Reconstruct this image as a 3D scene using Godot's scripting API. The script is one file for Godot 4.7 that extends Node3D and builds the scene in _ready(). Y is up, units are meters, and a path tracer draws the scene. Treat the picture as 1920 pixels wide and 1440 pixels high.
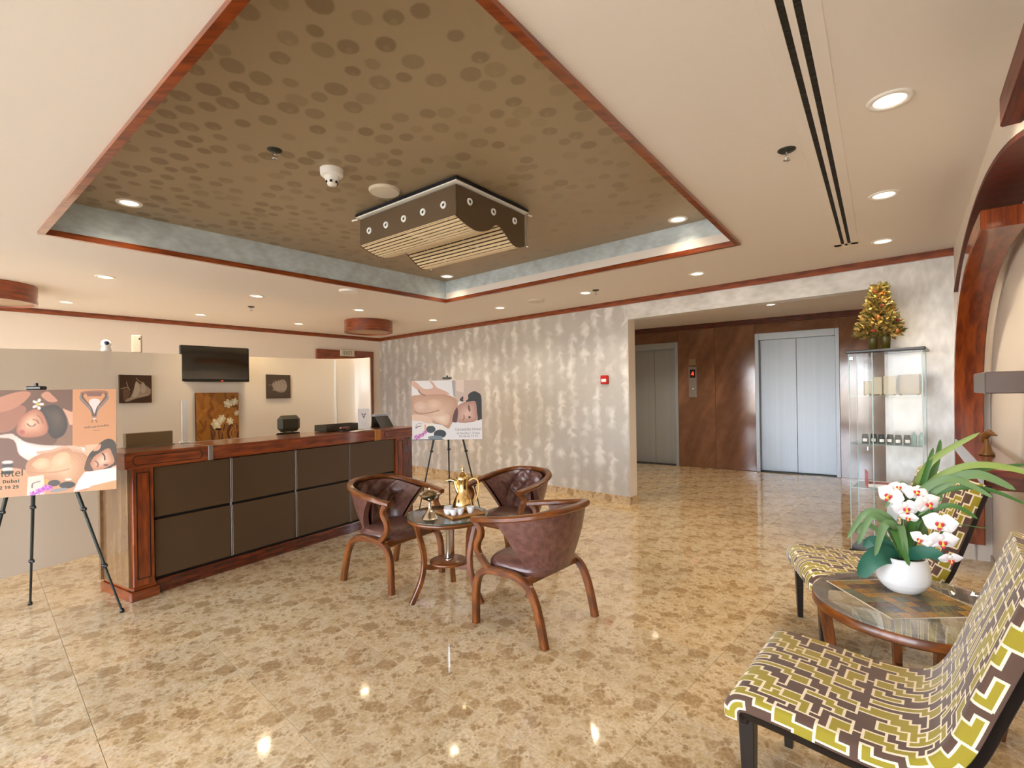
extends Node3D
# A hotel reception lobby. Plan coordinates are (x, d): metres to the right of and ahead of where the photographer stood; y is up.

const CEIL := 2.67      # underside of the main ceiling
const TRAY := 2.92      # underside of the raised ceiling inside the tray
const Q0 := Vector2(-2.76, 10.5)    # corner of the reception's back wall and the silver wall
const Q1 := Vector2(3.85, 4.34)     # corner of the silver wall and the arched wall
const Q2 := Vector2(-1.79, -2.80)   # far end of the arched wall, behind the viewpoint
const Q3 := Vector2(-9.9, 2.1)      # window wall meets back wall
const TA := Vector2(-3.302, 3.539)  # corners of the ceiling tray
const TB := Vector2(-0.827, 6.421)
const TC := Vector2(1.848, 4.07)
const TD := Vector2(-0.347, 1.135)

var M := {}
var taken := {}


func _ready() -> void:
	seed(7)
	var cam := Camera3D.new()
	cam.name = "camera"
	cam.projection = Camera3D.PROJECTION_FRUSTUM
	cam.near = 0.05
	cam.far = 200.0
	cam.size = 2.0 * 0.05 * 720.0 / 938.0
	cam.frustum_offset = Vector2(0.0, 0.05 * 18.0 / 938.0)
	cam.position = Vector3(0, 1.47, 0)
	cam.rotation_degrees = Vector3(0, 0, -0.9)
	add_child(cam)
	var env := Environment.new()
	env.background_mode = Environment.BG_SKY
	var sky := ProceduralSkyMaterial.new()
	sky.sky_top_color = Color(0.62, 0.72, 0.86)
	sky.sky_horizon_color = Color(0.92, 0.93, 0.94)
	sky.ground_bottom_color = Color(0.62, 0.60, 0.57)
	sky.ground_horizon_color = Color(0.85, 0.83, 0.80)
	sky.sun_angle_max = 0.0
	env.sky = Sky.new()
	env.sky.sky_material = sky
	env.background_energy_multiplier = 20.0
	env.tonemap_mode = Environment.TONE_MAPPER_LINEAR
	env.tonemap_exposure = 1.12
	env.sdfgi_enabled = true
	env.ssao_enabled = true
	env.ssil_enabled = true
	var we := WorldEnvironment.new()
	we.name = "environment"
	we.environment = env
	add_child(we)

	materials()
	build_floor()
	build_walls()
	build_ceiling()
	build_arched_wall()
	build_elevators()
	build_partition()
	build_ceiling_fittings()
	build_chandelier()
	build_counter()
	build_counter_items()
	build_easels()
	build_tub_set()
	build_lounge_set()
	build_cabinet()


# ---------------------------------------------------------------- helpers: placing and naming

func P(q: Vector2, y := 0.0) -> Vector3:
	return Vector3(q.x, y, -q.y)


func facing(f: Vector2) -> float:    # the turn that points a thing's +z along the plan direction f
	return atan2(f.x, -f.y)


func numbered(called: String) -> String:
	var n: int = taken.get(called, -1) + 1
	taken[called] = n
	return called if n == 0 else "%s_%03d" % [called, n]


func tag(o: Node3D, label: String, category: String, group := "") -> void:
	o.set_meta("label", label)
	o.set_meta("category", category)
	if group:
		o.set_meta("group", group)


func thing(called: String, label: String, category: String, at := Vector3.ZERO, turn := 0.0, group := "") -> Node3D:
	var o := Node3D.new()
	o.name = numbered(called)
	add_child(o)
	o.position = at
	o.rotation.y = turn
	tag(o, label, category, group)
	return o


func structure(called: String, at := Vector3.ZERO, turn := 0.0) -> Node3D:
	var o := Node3D.new()
	o.name = called
	add_child(o)
	o.position = at
	o.rotation.y = turn
	o.set_meta("kind", "structure")
	return o


func part(called: String, s: SurfaceTool, m: Material, parent: Node3D) -> MeshInstance3D:
	s.generate_normals()
	s.set_material(m)
	return put(called, s.commit(), parent)


func put(called: String, mesh: Mesh, parent: Node3D, at := Vector3.ZERO) -> MeshInstance3D:
	var o := MeshInstance3D.new()
	o.name = called
	o.mesh = mesh
	parent.add_child(o, true)
	o.position = at
	return o


func copy_of(o: Node3D, label: String, at: Vector3, turn: float) -> Node3D:
	var c: Node3D = o.duplicate()
	c.name = numbered(str(o.name))
	add_child(c)
	c.position = at
	c.rotation.y = turn
	c.set_meta("label", label)
	return c


# ---------------------------------------------------------------- helpers: shapes

func begin() -> SurfaceTool:
	var s := SurfaceTool.new()
	s.begin(Mesh.PRIMITIVE_TRIANGLES)
	s.set_smooth_group(-1)
	return s


func tri(s: SurfaceTool, a: Vector3, b: Vector3, c: Vector3, ua := Vector2.ZERO, ub := Vector2.ZERO, uc := Vector2.ZERO) -> void:
	s.set_uv(ua); s.add_vertex(a)     # a, b, c run anticlockwise seen from the front
	s.set_uv(uc); s.add_vertex(c)
	s.set_uv(ub); s.add_vertex(b)


func quad(s: SurfaceTool, a: Vector3, b: Vector3, c: Vector3, d: Vector3, ua := Vector2(-1, -1), ub := Vector2.ZERO, uc := Vector2.ZERO, ud := Vector2.ZERO) -> void:
	if ua.x == -1 and ua.y == -1:
		var w := a.distance_to(b)
		var h := a.distance_to(d)
		if w >= h:
			ua = Vector2(0, 0); ub = Vector2(w, 0); uc = Vector2(w, h); ud = Vector2(0, h)
		else:
			ua = Vector2(0, 0); ub = Vector2(0, w); uc = Vector2(h, w); ud = Vector2(h, 0)
	tri(s, a, b, c, ua, ub, uc)
	tri(s, a, c, d, ua, uc, ud)


func quad_out(s: SurfaceTool, a: Vector3, b: Vector3, c: Vector3, d: Vector3, out: Vector3) -> void:
	if (b - a).cross(c - a).dot(out) < 0.0:
		quad(s, d, c, b, a)
	else:
		quad(s, a, b, c, d)


func box(s: SurfaceTool, c: Vector3, size: Vector3, bev := 0.0, T := Transform3D()) -> void:
	var h := size * 0.5
	s.set_smooth_group(-1)
	for i in 3:
		var j := (i + 1) % 3
		var k := (i + 2) % 3
		for sg in [-1.0, 1.0]:
			var pts := []
			for q in [[-1, -1], [1, -1], [1, 1], [-1, 1]]:
				var p := Vector3()
				p[i] = h[i] * sg
				p[j] = (h[j] - bev) * q[0]
				p[k] = (h[k] - bev) * q[1]
				pts.append(T * (c + p))
			var n := Vector3()
			n[i] = sg
			quad_out(s, pts[0], pts[1], pts[2], pts[3], T.basis * n)
		if bev > 0.0:
			for si in [-1.0, 1.0]:
				for sj in [-1.0, 1.0]:
					var a := Vector3()
					a[i] = si * h[i]; a[j] = sj * (h[j] - bev)
					var b := Vector3()
					b[i] = si * (h[i] - bev); b[j] = sj * h[j]
					var e := Vector3()
					e[k] = h[k] - bev
					var n := Vector3()
					n[i] = si; n[j] = sj
					quad_out(s, T * (c + a - e), T * (c + b - e), T * (c + b + e), T * (c + a + e), T.basis * n)
	if bev > 0.0:
		for x in [-1.0, 1.0]:
			for y in [-1.0, 1.0]:
				for z in [-1.0, 1.0]:
					var g := Vector3(x, y, z)
					var a := T * (c + g * (h - Vector3(0, bev, bev)))
					var b := T * (c + g * (h - Vector3(bev, 0, bev)))
					var d := T * (c + g * (h - Vector3(bev, bev, 0)))
					if (b - a).cross(d - a).dot(T.basis * g) < 0.0:
						tri(s, a, d, b)
					else:
						tri(s, a, b, d)


func lathe(s: SurfaceTool, prof: Array, seg := 24, T := Transform3D()) -> void:
	# prof runs up the outside (and down the inside); a repeated point makes a sharp edge
	var group := 1
	var run := 0.0
	for i in prof.size() - 1:
		var p: Vector2 = prof[i]
		var q: Vector2 = prof[i + 1]
		if p.is_equal_approx(q):
			group += 1
			continue
		s.set_smooth_group(group)
		var l := p.distance_to(q)
		for k in seg:
			var a0 := TAU * k / seg
			var a1 := TAU * (k + 1) / seg
			var A := T * Vector3(p.x * cos(a0), p.y, -p.x * sin(a0))
			var B := T * Vector3(p.x * cos(a1), p.y, -p.x * sin(a1))
			var C := T * Vector3(q.x * cos(a1), q.y, -q.x * sin(a1))
			var D := T * Vector3(q.x * cos(a0), q.y, -q.x * sin(a0))
			var r := maxf(p.x, q.x)
			var ua := Vector2(a0 * r, run)
			var ub := Vector2(a1 * r, run)
			var uc := Vector2(a1 * r, run + l)
			var ud := Vector2(a0 * r, run + l)
			if p.x > 1e-5:
				tri(s, A, B, C if q.x > 1e-5 else D, ua, ub, uc)
			if q.x > 1e-5:
				tri(s, A, C, D, ua, uc, ud)
		run += l
	s.set_smooth_group(-1)


func ball(s: SurfaceTool, c: Vector3, r: Vector3, seg := 12, T := Transform3D()) -> void:
	var prof := []
	for i in 9:
		var a := -PI / 2 + PI * i / 8.0
		prof.append(Vector2(maxf(cos(a), 0.0) if i > 0 and i < 8 else 0.0, sin(a)))
	lathe(s, prof, seg, T * Transform3D(Basis.from_scale(r), c))


func rect(w: float, h: float, r := 0.0) -> Array:     # a rectangle with cut corners, anticlockwise
	var a := w / 2
	var b := h / 2
	if r <= 0.0:
		return [Vector2(-a, -b), Vector2(a, -b), Vector2(a, b), Vector2(-a, b)]
	return [Vector2(-a + r, -b), Vector2(a - r, -b), Vector2(a, -b + r), Vector2(a, b - r), Vector2(a - r, b), Vector2(-a + r, b), Vector2(-a, b - r), Vector2(-a, -b + r)]


func circle(r: float, n := 10) -> Array:
	var out := []
	for i in n:
		out.append(Vector2(r * cos(TAU * i / n), r * sin(TAU * i / n)))
	return out


func spline(pts: Array, n := 6) -> Array:     # Catmull-Rom through the points
	var out := []
	var m := pts.size()
	for i in m - 1:
		var p0 = pts[maxi(i - 1, 0)]
		var p1 = pts[i]
		var p2 = pts[i + 1]
		var p3 = pts[mini(i + 2, m - 1)]
		for k in n:
			var t := float(k) / n
			out.append(p1.cubic_interpolate(p2, p0, p3, t))
	out.append(pts[m - 1])
	return out


func sweep(s: SurfaceTool, path: Array, prof: Array, up := Vector3.UP, smooth := false, scales := [], caps := true) -> void:
	var n := path.size()
	var m := prof.size()
	var rings := []
	var along := [0.0]
	for i in n:
		var t: Vector3 = (path[mini(i + 1, n - 1)] - path[maxi(i - 1, 0)]).normalized()
		var side := t.cross(up).normalized()
		var u := side.cross(t)
		var k: Vector2 = Vector2.ONE
		if scales.size():
			k = scales[i] if scales[i] is Vector2 else Vector2.ONE * scales[i]
		var ring := []
		for q in prof:
			ring.append(path[i] + side * (q.x * k.x) + u * (q.y * k.y))
		rings.append(ring)
		if i > 0:
			along.append(along[i - 1] + path[i].distance_to(path[i - 1]))
	var round := [0.0]
	for j in m:
		round.append(round[j] + prof[j].distance_to(prof[(j + 1) % m]))
	for j in m:
		var j1 := (j + 1) % m
		s.set_smooth_group(1 if smooth else j + 1)
		for i in n - 1:
			quad(s, rings[i][j], rings[i + 1][j], rings[i + 1][j1], rings[i][j1], Vector2(along[i], round[j]), Vector2(along[i + 1], round[j]), Vector2(along[i + 1], round[j + 1]), Vector2(along[i], round[j + 1]))
	s.set_smooth_group(-1)
	if caps:
		for j in range(1, m - 1):
			tri(s, rings[0][0], rings[0][j], rings[0][j + 1], prof[0], prof[j], prof[j + 1])
			tri(s, rings[n - 1][0], rings[n - 1][j + 1], rings[n - 1][j], prof[0], prof[j + 1], prof[j])


func bar(s: SurfaceTool, a: Vector3, b: Vector3, r: float, n := 8, r2 := -1.0) -> void:
	var up := Vector3.UP if absf((b - a).normalized().y) < 0.95 else Vector3.RIGHT
	sweep(s, [a, b], circle(r, n), up, true, [1.0, (r2 if r2 > 0 else r) / r])


func prism(s: SurfaceTool, poly: Array, z0: float, z1: float, T := Transform3D()) -> void:
	# poly lies in the local xy plane; extruded from z0 to z1
	var pts := PackedVector2Array(poly)
	var area := 0.0
	for i in pts.size():
		area += pts[i].cross(pts[(i + 1) % pts.size()])
	if area < 0.0:
		pts.reverse()
	s.set_smooth_group(-1)
	var idx := Geometry2D.triangulate_polygon(pts)
	for i in range(0, idx.size(), 3):
		var a := pts[idx[i]]
		var b := pts[idx[i + 1]]
		var c := pts[idx[i + 2]]
		if (b - a).cross(c - a) < 0.0:
			var w := b
			b = c
			c = w
		var f := Vector2(1, -1)
		tri(s, T * Vector3(a.x, a.y, z1), T * Vector3(b.x, b.y, z1), T * Vector3(c.x, c.y, z1), a * f, b * f, c * f)
		tri(s, T * Vector3(a.x, a.y, z0), T * Vector3(c.x, c.y, z0), T * Vector3(b.x, b.y, z0), a * f, c * f, b * f)
	for i in pts.size():
		var a := pts[i]
		var b := pts[(i + 1) % pts.size()]
		quad(s, T * Vector3(a.x, a.y, z0), T * Vector3(b.x, b.y, z0), T * Vector3(b.x, b.y, z1), T * Vector3(a.x, a.y, z1))


func slab(s: SurfaceTool, poly: Array, y0: float, y1: float) -> void:     # poly in plan (x, d)
	prism(s, poly, y0, y1, Transform3D(Basis(Vector3(1, 0, 0), Vector3(0, 0, -1), Vector3(0, 1, 0)), Vector3.ZERO))


func sheet(s: SurfaceTool, f: Callable, nu: int, nv: int, group := 1, flip := false, uvs := Vector2.ONE) -> void:
	s.set_smooth_group(group)
	for i in nu:
		for j in nv:
			var u0 := float(i) / nu
			var u1 := float(i + 1) / nu
			var v0 := float(j) / nv
			var v1 := float(j + 1) / nv
			var a: Vector3 = f.call(u0, v0)
			var b: Vector3 = f.call(u1, v0)
			var c: Vector3 = f.call(u1, v1)
			var d: Vector3 = f.call(u0, v1)
			if flip:
				quad(s, b, a, d, c, Vector2(u1, v0) * uvs, Vector2(u0, v0) * uvs, Vector2(u0, v1) * uvs, Vector2(u1, v1) * uvs)
			else:
				quad(s, a, b, c, d, Vector2(u0, v0) * uvs, Vector2(u1, v0) * uvs, Vector2(u1, v1) * uvs, Vector2(u0, v1) * uvs)
	s.set_smooth_group(-1)


func wall_between(s: SurfaceTool, a: Vector2, b: Vector2, y0: float, y1: float, thick: float) -> void:
	# a wall whose room face runs from a to b; it grows to the left-hand side of a -> b seen in plan
	var n := Vector2(-(b - a).y, (b - a).x).normalized() * thick
	slab(s, [a, b, b + n, a + n], y0, y1)


func lettering(parent: Node3D, text: String, height: float, at: Vector3, m: Material, bold := false) -> void:
	var t := TextMesh.new()
	var f := SystemFont.new()
	f.font_names = PackedStringArray(["Droid Sans"])
	if bold:
		f.font_weight = 700
	t.font = f
	t.text = text
	t.font_size = 32
	t.pixel_size = height / 24.0
	t.depth = 0.0012
	t.curve_step = 2.0
	t.material = m
	put("lettering", t, parent, at)


# ---------------------------------------------------------------- materials

func mat(c: Color, rough := 0.6, metal := 0.0) -> StandardMaterial3D:
	var m := StandardMaterial3D.new()
	m.albedo_color = c
	m.roughness = rough
	m.metallic = metal
	return m


func c8(r: int, g: int, b: int) -> Color:
	return Color(r / 255.0, g / 255.0, b / 255.0)


func noise_image(w: int, h: int, freq: float, type := FastNoiseLite.TYPE_SIMPLEX_SMOOTH, octaves := 4, sd := 1, ret := -1, warp := 0.0) -> Image:
	var n := FastNoiseLite.new()
	n.seed = sd
	n.noise_type = type
	n.frequency = freq
	n.fractal_type = FastNoiseLite.FRACTAL_FBM if octaves > 1 else FastNoiseLite.FRACTAL_NONE
	n.fractal_octaves = octaves
	if ret >= 0:
		n.cellular_return_type = ret
		n.cellular_jitter = 1.0
	if warp > 0.0:
		n.domain_warp_enabled = true
		n.domain_warp_amplitude = warp
		n.domain_warp_frequency = freq * 1.6
		n.domain_warp_fractal_octaves = 3
	return n.get_seamless_image(w, h, false, false, 0.15)


func from_bytes(w: int, h: int, px: PackedByteArray) -> Image:
	return Image.create_from_data(w, h, false, Image.FORMAT_RGB8, px)


func texture(im: Image) -> ImageTexture:
	return ImageTexture.create_from_image(im)


func two_tone(w: int, h: int, a: Color, b: Color, im: Image, contrast := 1.0) -> Image:
	var src := im.get_data()
	var px := PackedByteArray()
	px.resize(w * h * 3)
	for i in w * h:
		var t := clampf((src[i] / 255.0 - 0.5) * contrast + 0.5, 0.0, 1.0)
		px[i * 3] = int(lerpf(a.r, b.r, t) * 255)
		px[i * 3 + 1] = int(lerpf(a.g, b.g, t) * 255)
		px[i * 3 + 2] = int(lerpf(a.b, b.b, t) * 255)
	return from_bytes(w, h, px)


func marble_tile() -> Image:
	# an emperador-like marble: tan and brown pebbles of every size in a cream network
	var w := 640
	var cell := FastNoiseLite.TYPE_CELLULAR
	var big := noise_image(w, w, 0.0105, cell, 1, 11, FastNoiseLite.RETURN_CELL_VALUE, 60.0).get_data()
	var bige := noise_image(w, w, 0.0105, cell, 1, 11, FastNoiseLite.RETURN_DISTANCE2_SUB, 60.0).get_data()
	var sm := noise_image(w, w, 0.03, cell, 1, 5, FastNoiseLite.RETURN_CELL_VALUE, 26.0).get_data()
	var sme := noise_image(w, w, 0.03, cell, 1, 5, FastNoiseLite.RETURN_DISTANCE2_SUB, 26.0).get_data()
	var fog := noise_image(w, w, 0.007, FastNoiseLite.TYPE_SIMPLEX_SMOOTH, 5, 3).get_data()
	var fine := noise_image(w, w, 0.045, FastNoiseLite.TYPE_SIMPLEX_SMOOTH, 4, 9).get_data()
	var cream := Vector3(0.90, 0.825, 0.685)
	var tan := Vector3(0.80, 0.69, 0.515)
	var brown := Vector3(0.63, 0.51, 0.36)
	var grit := noise_image(w, w, 0.075, cell, 1, 19, FastNoiseLite.RETURN_CELL_VALUE, 14.0).get_data()
	var grite := noise_image(w, w, 0.075, cell, 1, 19, FastNoiseLite.RETURN_DISTANCE2_SUB, 14.0).get_data()
	var pale := Vector3(0.93, 0.87, 0.77)
	var px := PackedByteArray()
	px.resize(w * w * 3)
	for i in w * w:
		var f := fog[i] / 255.0
		var n := fine[i] / 255.0
		var v := big[i] / 255.0
		var e := smoothstep(0.0, 0.22, bige[i] / 255.0 + (n - 0.5) * 0.30)
		var v2 := sm[i] / 255.0
		var e2 := smoothstep(0.0, 0.26, sme[i] / 255.0 + (n - 0.5) * 0.25)
		var t := e * smoothstep(0.2, 0.9, v) * 0.75 + e2 * smoothstep(0.35, 0.9, v2 * 0.7 + f * 0.4) * 0.45
		var col := cream.lerp(tan, clampf(t, 0.0, 1.0))
		col = col.lerp(brown, e * smoothstep(0.80, 0.97, v) * 0.6)
		col = col.lerp(brown, e2 * smoothstep(0.62, 0.85, v2 * 0.55 + f * 0.5) * 0.75)
		var e3 := smoothstep(0.0, 0.3, grite[i] / 255.0)
		var v3 := grit[i] / 255.0
		col = col.lerp(tan, e3 * smoothstep(0.45, 0.8, v3 * 0.6 + f * 0.45) * 0.65)
		col = col.lerp(brown, e3 * smoothstep(0.7, 0.9, v3 * 0.6 + f * 0.45) * 0.6)
		col = col.lerp(pale, (1.0 - e2) * (1.0 - e * 0.5) * 0.55 * n * 1.6)
		col *= 0.90 + 0.20 * n
		px[i * 3] = int(clampf(col.x, 0, 1) * 255)
		px[i * 3 + 1] = int(clampf(col.y, 0, 1) * 255)
		px[i * 3 + 2] = int(clampf(col.z, 0, 1) * 255)
	return from_bytes(w, w, px)


func silver_strokes(feather: float, sd: int) -> Image:
	# brushed fans of silver stacked in upright columns, 12 columns in 2.6 m
	var w := 900
	var nz := FastNoiseLite.new()
	nz.seed = sd
	nz.frequency = 0.011
	nz.fractal_octaves = 3
	var n2 := FastNoiseLite.new()
	n2.seed = sd + 4
	n2.frequency = 0.02
	n2.fractal_octaves = 2
	var base := Vector3(0.765, 0.76, 0.745)
	var pale := Vector3(0.92, 0.92, 0.915)
	var period := w / 12.0
	var px := PackedByteArray()
	px.resize(w * w * 3)
	for yy in w:
		for xx in w:
			var t := 0.0
			var x := (xx if feather > 0.0 else mini(xx, w - 1 - xx)) * 1.0     # the smudged version is mirrored, so that repeats join
			var y := yy * 1.0
			if feather > 0.0:
				var col := floorf(x / period)
				var wob := nz.get_noise_2d(col * 131.0, y * 0.35) * 0.35
				var c := x / period - col - 0.5 + wob
				var a := absf(c)
				var side := 300.0 if c > 0 else 0.0
				var drift := nz.get_noise_2d(x * 0.9 + 500.0, y * 0.9) * 26.0
				var fan := n2.get_noise_2d(col * 977.0 + side + a * 34.0 + drift, y * 0.95 + a * 40.0 + drift)
				var hold := nz.get_noise_2d(col * 57.0 + 900.0, y * 0.55)
				t = smoothstep(0.0, 1.15, 0.95 - a * 2.1 + fan * 0.75) * clampf(0.6 + hold * 1.4, 0.08, 1.1)
				t += nz.get_noise_2d(x * 0.6, y * 0.6 + 4000.0) * 0.16
			else:
				y = mini(yy, w - 1 - yy) * 1.0
				t = 0.6 + nz.get_noise_2d(x * 0.7, y * 0.7) * 0.5 + n2.get_noise_2d(x * 1.0 + y * 0.4, y * 2.2) * 0.3
			t = clampf(t, 0.0, 1.0)
			var q := base.lerp(pale, t)
			var i := (yy * w + xx) * 3
			px[i] = int(q.x * 255)
			px[i + 1] = int(q.y * 255)
			px[i + 2] = int(q.z * 255)
	var im := from_bytes(w, w, px)
	im.resize(w / 3, w / 3, Image.INTERPOLATE_LANCZOS)
	im.resize(w, w, Image.INTERPOLATE_CUBIC)
	return im


func bronze_dots() -> Image:
	# pad-printed round spots on bronze paint, 3.8 m across; their fade to one side is metallic sheen put into the colour
	var w := 1000
	var im := Image.create(w, w, false, Image.FORMAT_RGB8)
	im.fill(Color(0.65, 0.58, 0.465))
	var r := RandomNumberGenerator.new()
	r.seed = 21
	var step := 38
	for gy in 30:
		for gx in 30:
			var cx := gx * step + r.randf_range(-11, 11) + (step / 2.0 if gy % 2 else 0.0)
			var cy := gy * step * 0.92 + r.randf_range(-11, 11)
			var k := clampf(1.05 - cx / w * 1.0 + r.randf_range(-0.5, 0.2), 0.06, 1.0)
			if r.randf() < 0.2:
				continue
			var rad := r.randf_range(9.5, 15.0)
			var dark := Color(0.65, 0.58, 0.465).lerp(Color(0.53, 0.46, 0.355), k)
			ellipse(im, cx / w, cy / w, rad / w, rad * 0.94 / w, r.randf() * 3.0, dark)
			if r.randf() < 0.4:
				ellipse(im, (cx + 4) / w, (cy + 4) / w, rad * 0.4 / w, rad * 0.3 / w, 0.7, dark.lerp(Color(0.65, 0.58, 0.465), 0.35))
	im.resize(500, 500, Image.INTERPOLATE_BILINEAR)
	im.resize(w, w, Image.INTERPOLATE_CUBIC)
	return im


func maze_fabric() -> Image:
	# a woven maze of olive and brown hooks outlined in cream: one letter for each hook; the rows run from the chair's front to its back
	var rows := ["aaaaaaaabbcccc", "ddddddaaabbbcc", "eeeeedddaabbcc", "fffeeeddaagbbc", "ffffeehhhagggb", "iifffehhjjjggk", "illffhhhmmjjkk", "illlffnnmmmjkk", "iiolfpnnnmqqqk", "rrooppppnmqssk", "rrrooootnqqssu", "vvrrrottttqsuu", "wvvvrrxxttyyuu", "wwwvvvxxxxyyyu"]
	var brown := "acegikhmoqtuv"
	var n := 14
	var k := 28
	var im := Image.create(n * k, n * k, false, Image.FORMAT_RGB8)
	var olive := Color(0.62, 0.56, 0.13)
	var dark := Color(0.36, 0.26, 0.205)
	var cream := Color(0.93, 0.88, 0.77)
	for y in n:
		for x in n:
			var c: String = rows[y][x]
			# the pattern's rows become the picture's columns
			im.fill_rect(Rect2i(y * k, x * k, k, k), dark if brown.contains(c) else olive)
	for y in n:
		for x in n:
			var c: String = rows[y][x]
			var below: String = rows[(y + 1) % n][x]
			if below != c and (y < n - 1 or brown.contains(below) != brown.contains(c)):
				im.fill_rect(Rect2i((y * k + k - 4) % (n * k), x * k - 4, 8, k + 8), cream)
				if y == n - 1:
					im.fill_rect(Rect2i(0, x * k - 4, 4, k + 8), cream)
			var beside: String = rows[y][(x + 1) % n]
			if beside != c and (x < n - 1 or brown.contains(beside) != brown.contains(c)):
				im.fill_rect(Rect2i(y * k - 4, (x * k + k - 4) % (n * k), k + 8, 8), cream)
				if x == n - 1:
					im.fill_rect(Rect2i(y * k - 4, 0, k + 8, 4), cream)
	var r := RandomNumberGenerator.new()
	r.seed = 5
	for y in range(0, n * k, 2):
		for x in range(0, n * k, 4):
			var at := Vector2i(mini(x + (y / 2) % 4, n * k - 1), y)
			im.set_pixelv(at, im.get_pixelv(at).darkened(r.randf_range(0.0, 0.2)))
	return im


func wood_image(sd: int, a: Color, b: Color) -> Image:
	var w := 512
	var n := FastNoiseLite.new()
	n.seed = sd
	n.frequency = 0.01
	n.fractal_octaves = 4
	var px := PackedByteArray()
	px.resize(w * w * 3)
	for y in w:
		for x in w:
			var mx := mini(x, w - 1 - x) * 2.0      # mirrored, so that repeats join
			var my := mini(y, w - 1 - y) * 2.0
			var t := n.get_noise_2d(mx * 0.22, my * 1.4) * 0.9
			var g := n.get_noise_2d(mx * 0.5 + 2000.0, my * 9.0 + t * 40.0) * 0.55
			var q := a.lerp(b, clampf(0.5 + t + g * 0.6, 0.0, 1.0))
			var i := (y * w + x) * 3
			px[i] = int(q.r * 255)
			px[i + 1] = int(q.g * 255)
			px[i + 2] = int(q.b * 255)
	return from_bytes(w, w, px)


func stone_streaks() -> Image:
	var w := 700
	var n := FastNoiseLite.new()
	n.seed = 31
	n.frequency = 0.006
	n.fractal_octaves = 5
	var a := Color(0.43, 0.29, 0.21)
	var b := Color(0.58, 0.41, 0.31)
	var px := PackedByteArray()
	px.resize(w * w * 3)
	for y in w:
		for x in w:
			var mx := x * 1.4
			var my := y * 1.4
			var u := mx * 0.5 + my * 0.9
			var v := my * 0.5 - mx * 0.25
			var t := 0.5 + n.get_noise_2d(u * 0.35, v * 2.6) * 0.75 + n.get_noise_2d(mx * 2.0 + 900.0, my * 2.0) * 0.25
			var q := a.lerp(b, clampf(t, 0.0, 1.0))
			var i := (y * w + x) * 3
			px[i] = int(q.r * 255)
			px[i + 1] = int(q.g * 255)
			px[i + 2] = int(q.b * 255)
	return from_bytes(w, w, px)


func steel_image() -> Image:
	var w := 256
	var n := FastNoiseLite.new()
	n.seed = 3
	n.frequency = 0.02
	var px := PackedByteArray()
	px.resize(w * w)
	for y in w:
		for x in w:
			px[y * w + x] = int(clampf(0.5 + n.get_noise_2d(x * 0.02, y * 9.0) * 0.3, 0, 1) * 255)
	return two_tone(w, w, Color(0.63, 0.665, 0.70), Color(0.72, 0.75, 0.78), Image.create_from_data(w, w, false, Image.FORMAT_L8, px))


func textured(im: Image, scale: float, rough: float, metal := 0.0, coat := 0.0) -> StandardMaterial3D:
	var m := mat(Color.WHITE, rough, metal)
	m.albedo_texture = texture(im)
	m.uv1_scale = Vector3(scale, scale, scale)
	if coat > 0.0:
		m.clearcoat_enabled = true
		m.clearcoat = coat
		m.clearcoat_roughness = 0.08
	return m


func glow(c: Color, e: float) -> StandardMaterial3D:
	var m := mat(c, 0.5)
	m.emission_enabled = true
	m.emission = c
	m.emission_energy_multiplier = e
	return m


func glass(tint: Color, a: float) -> StandardMaterial3D:
	var m := mat(Color(tint.r, tint.g, tint.b, a), 0.02)
	m.transparency = BaseMaterial3D.TRANSPARENCY_ALPHA
	return m


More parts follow.
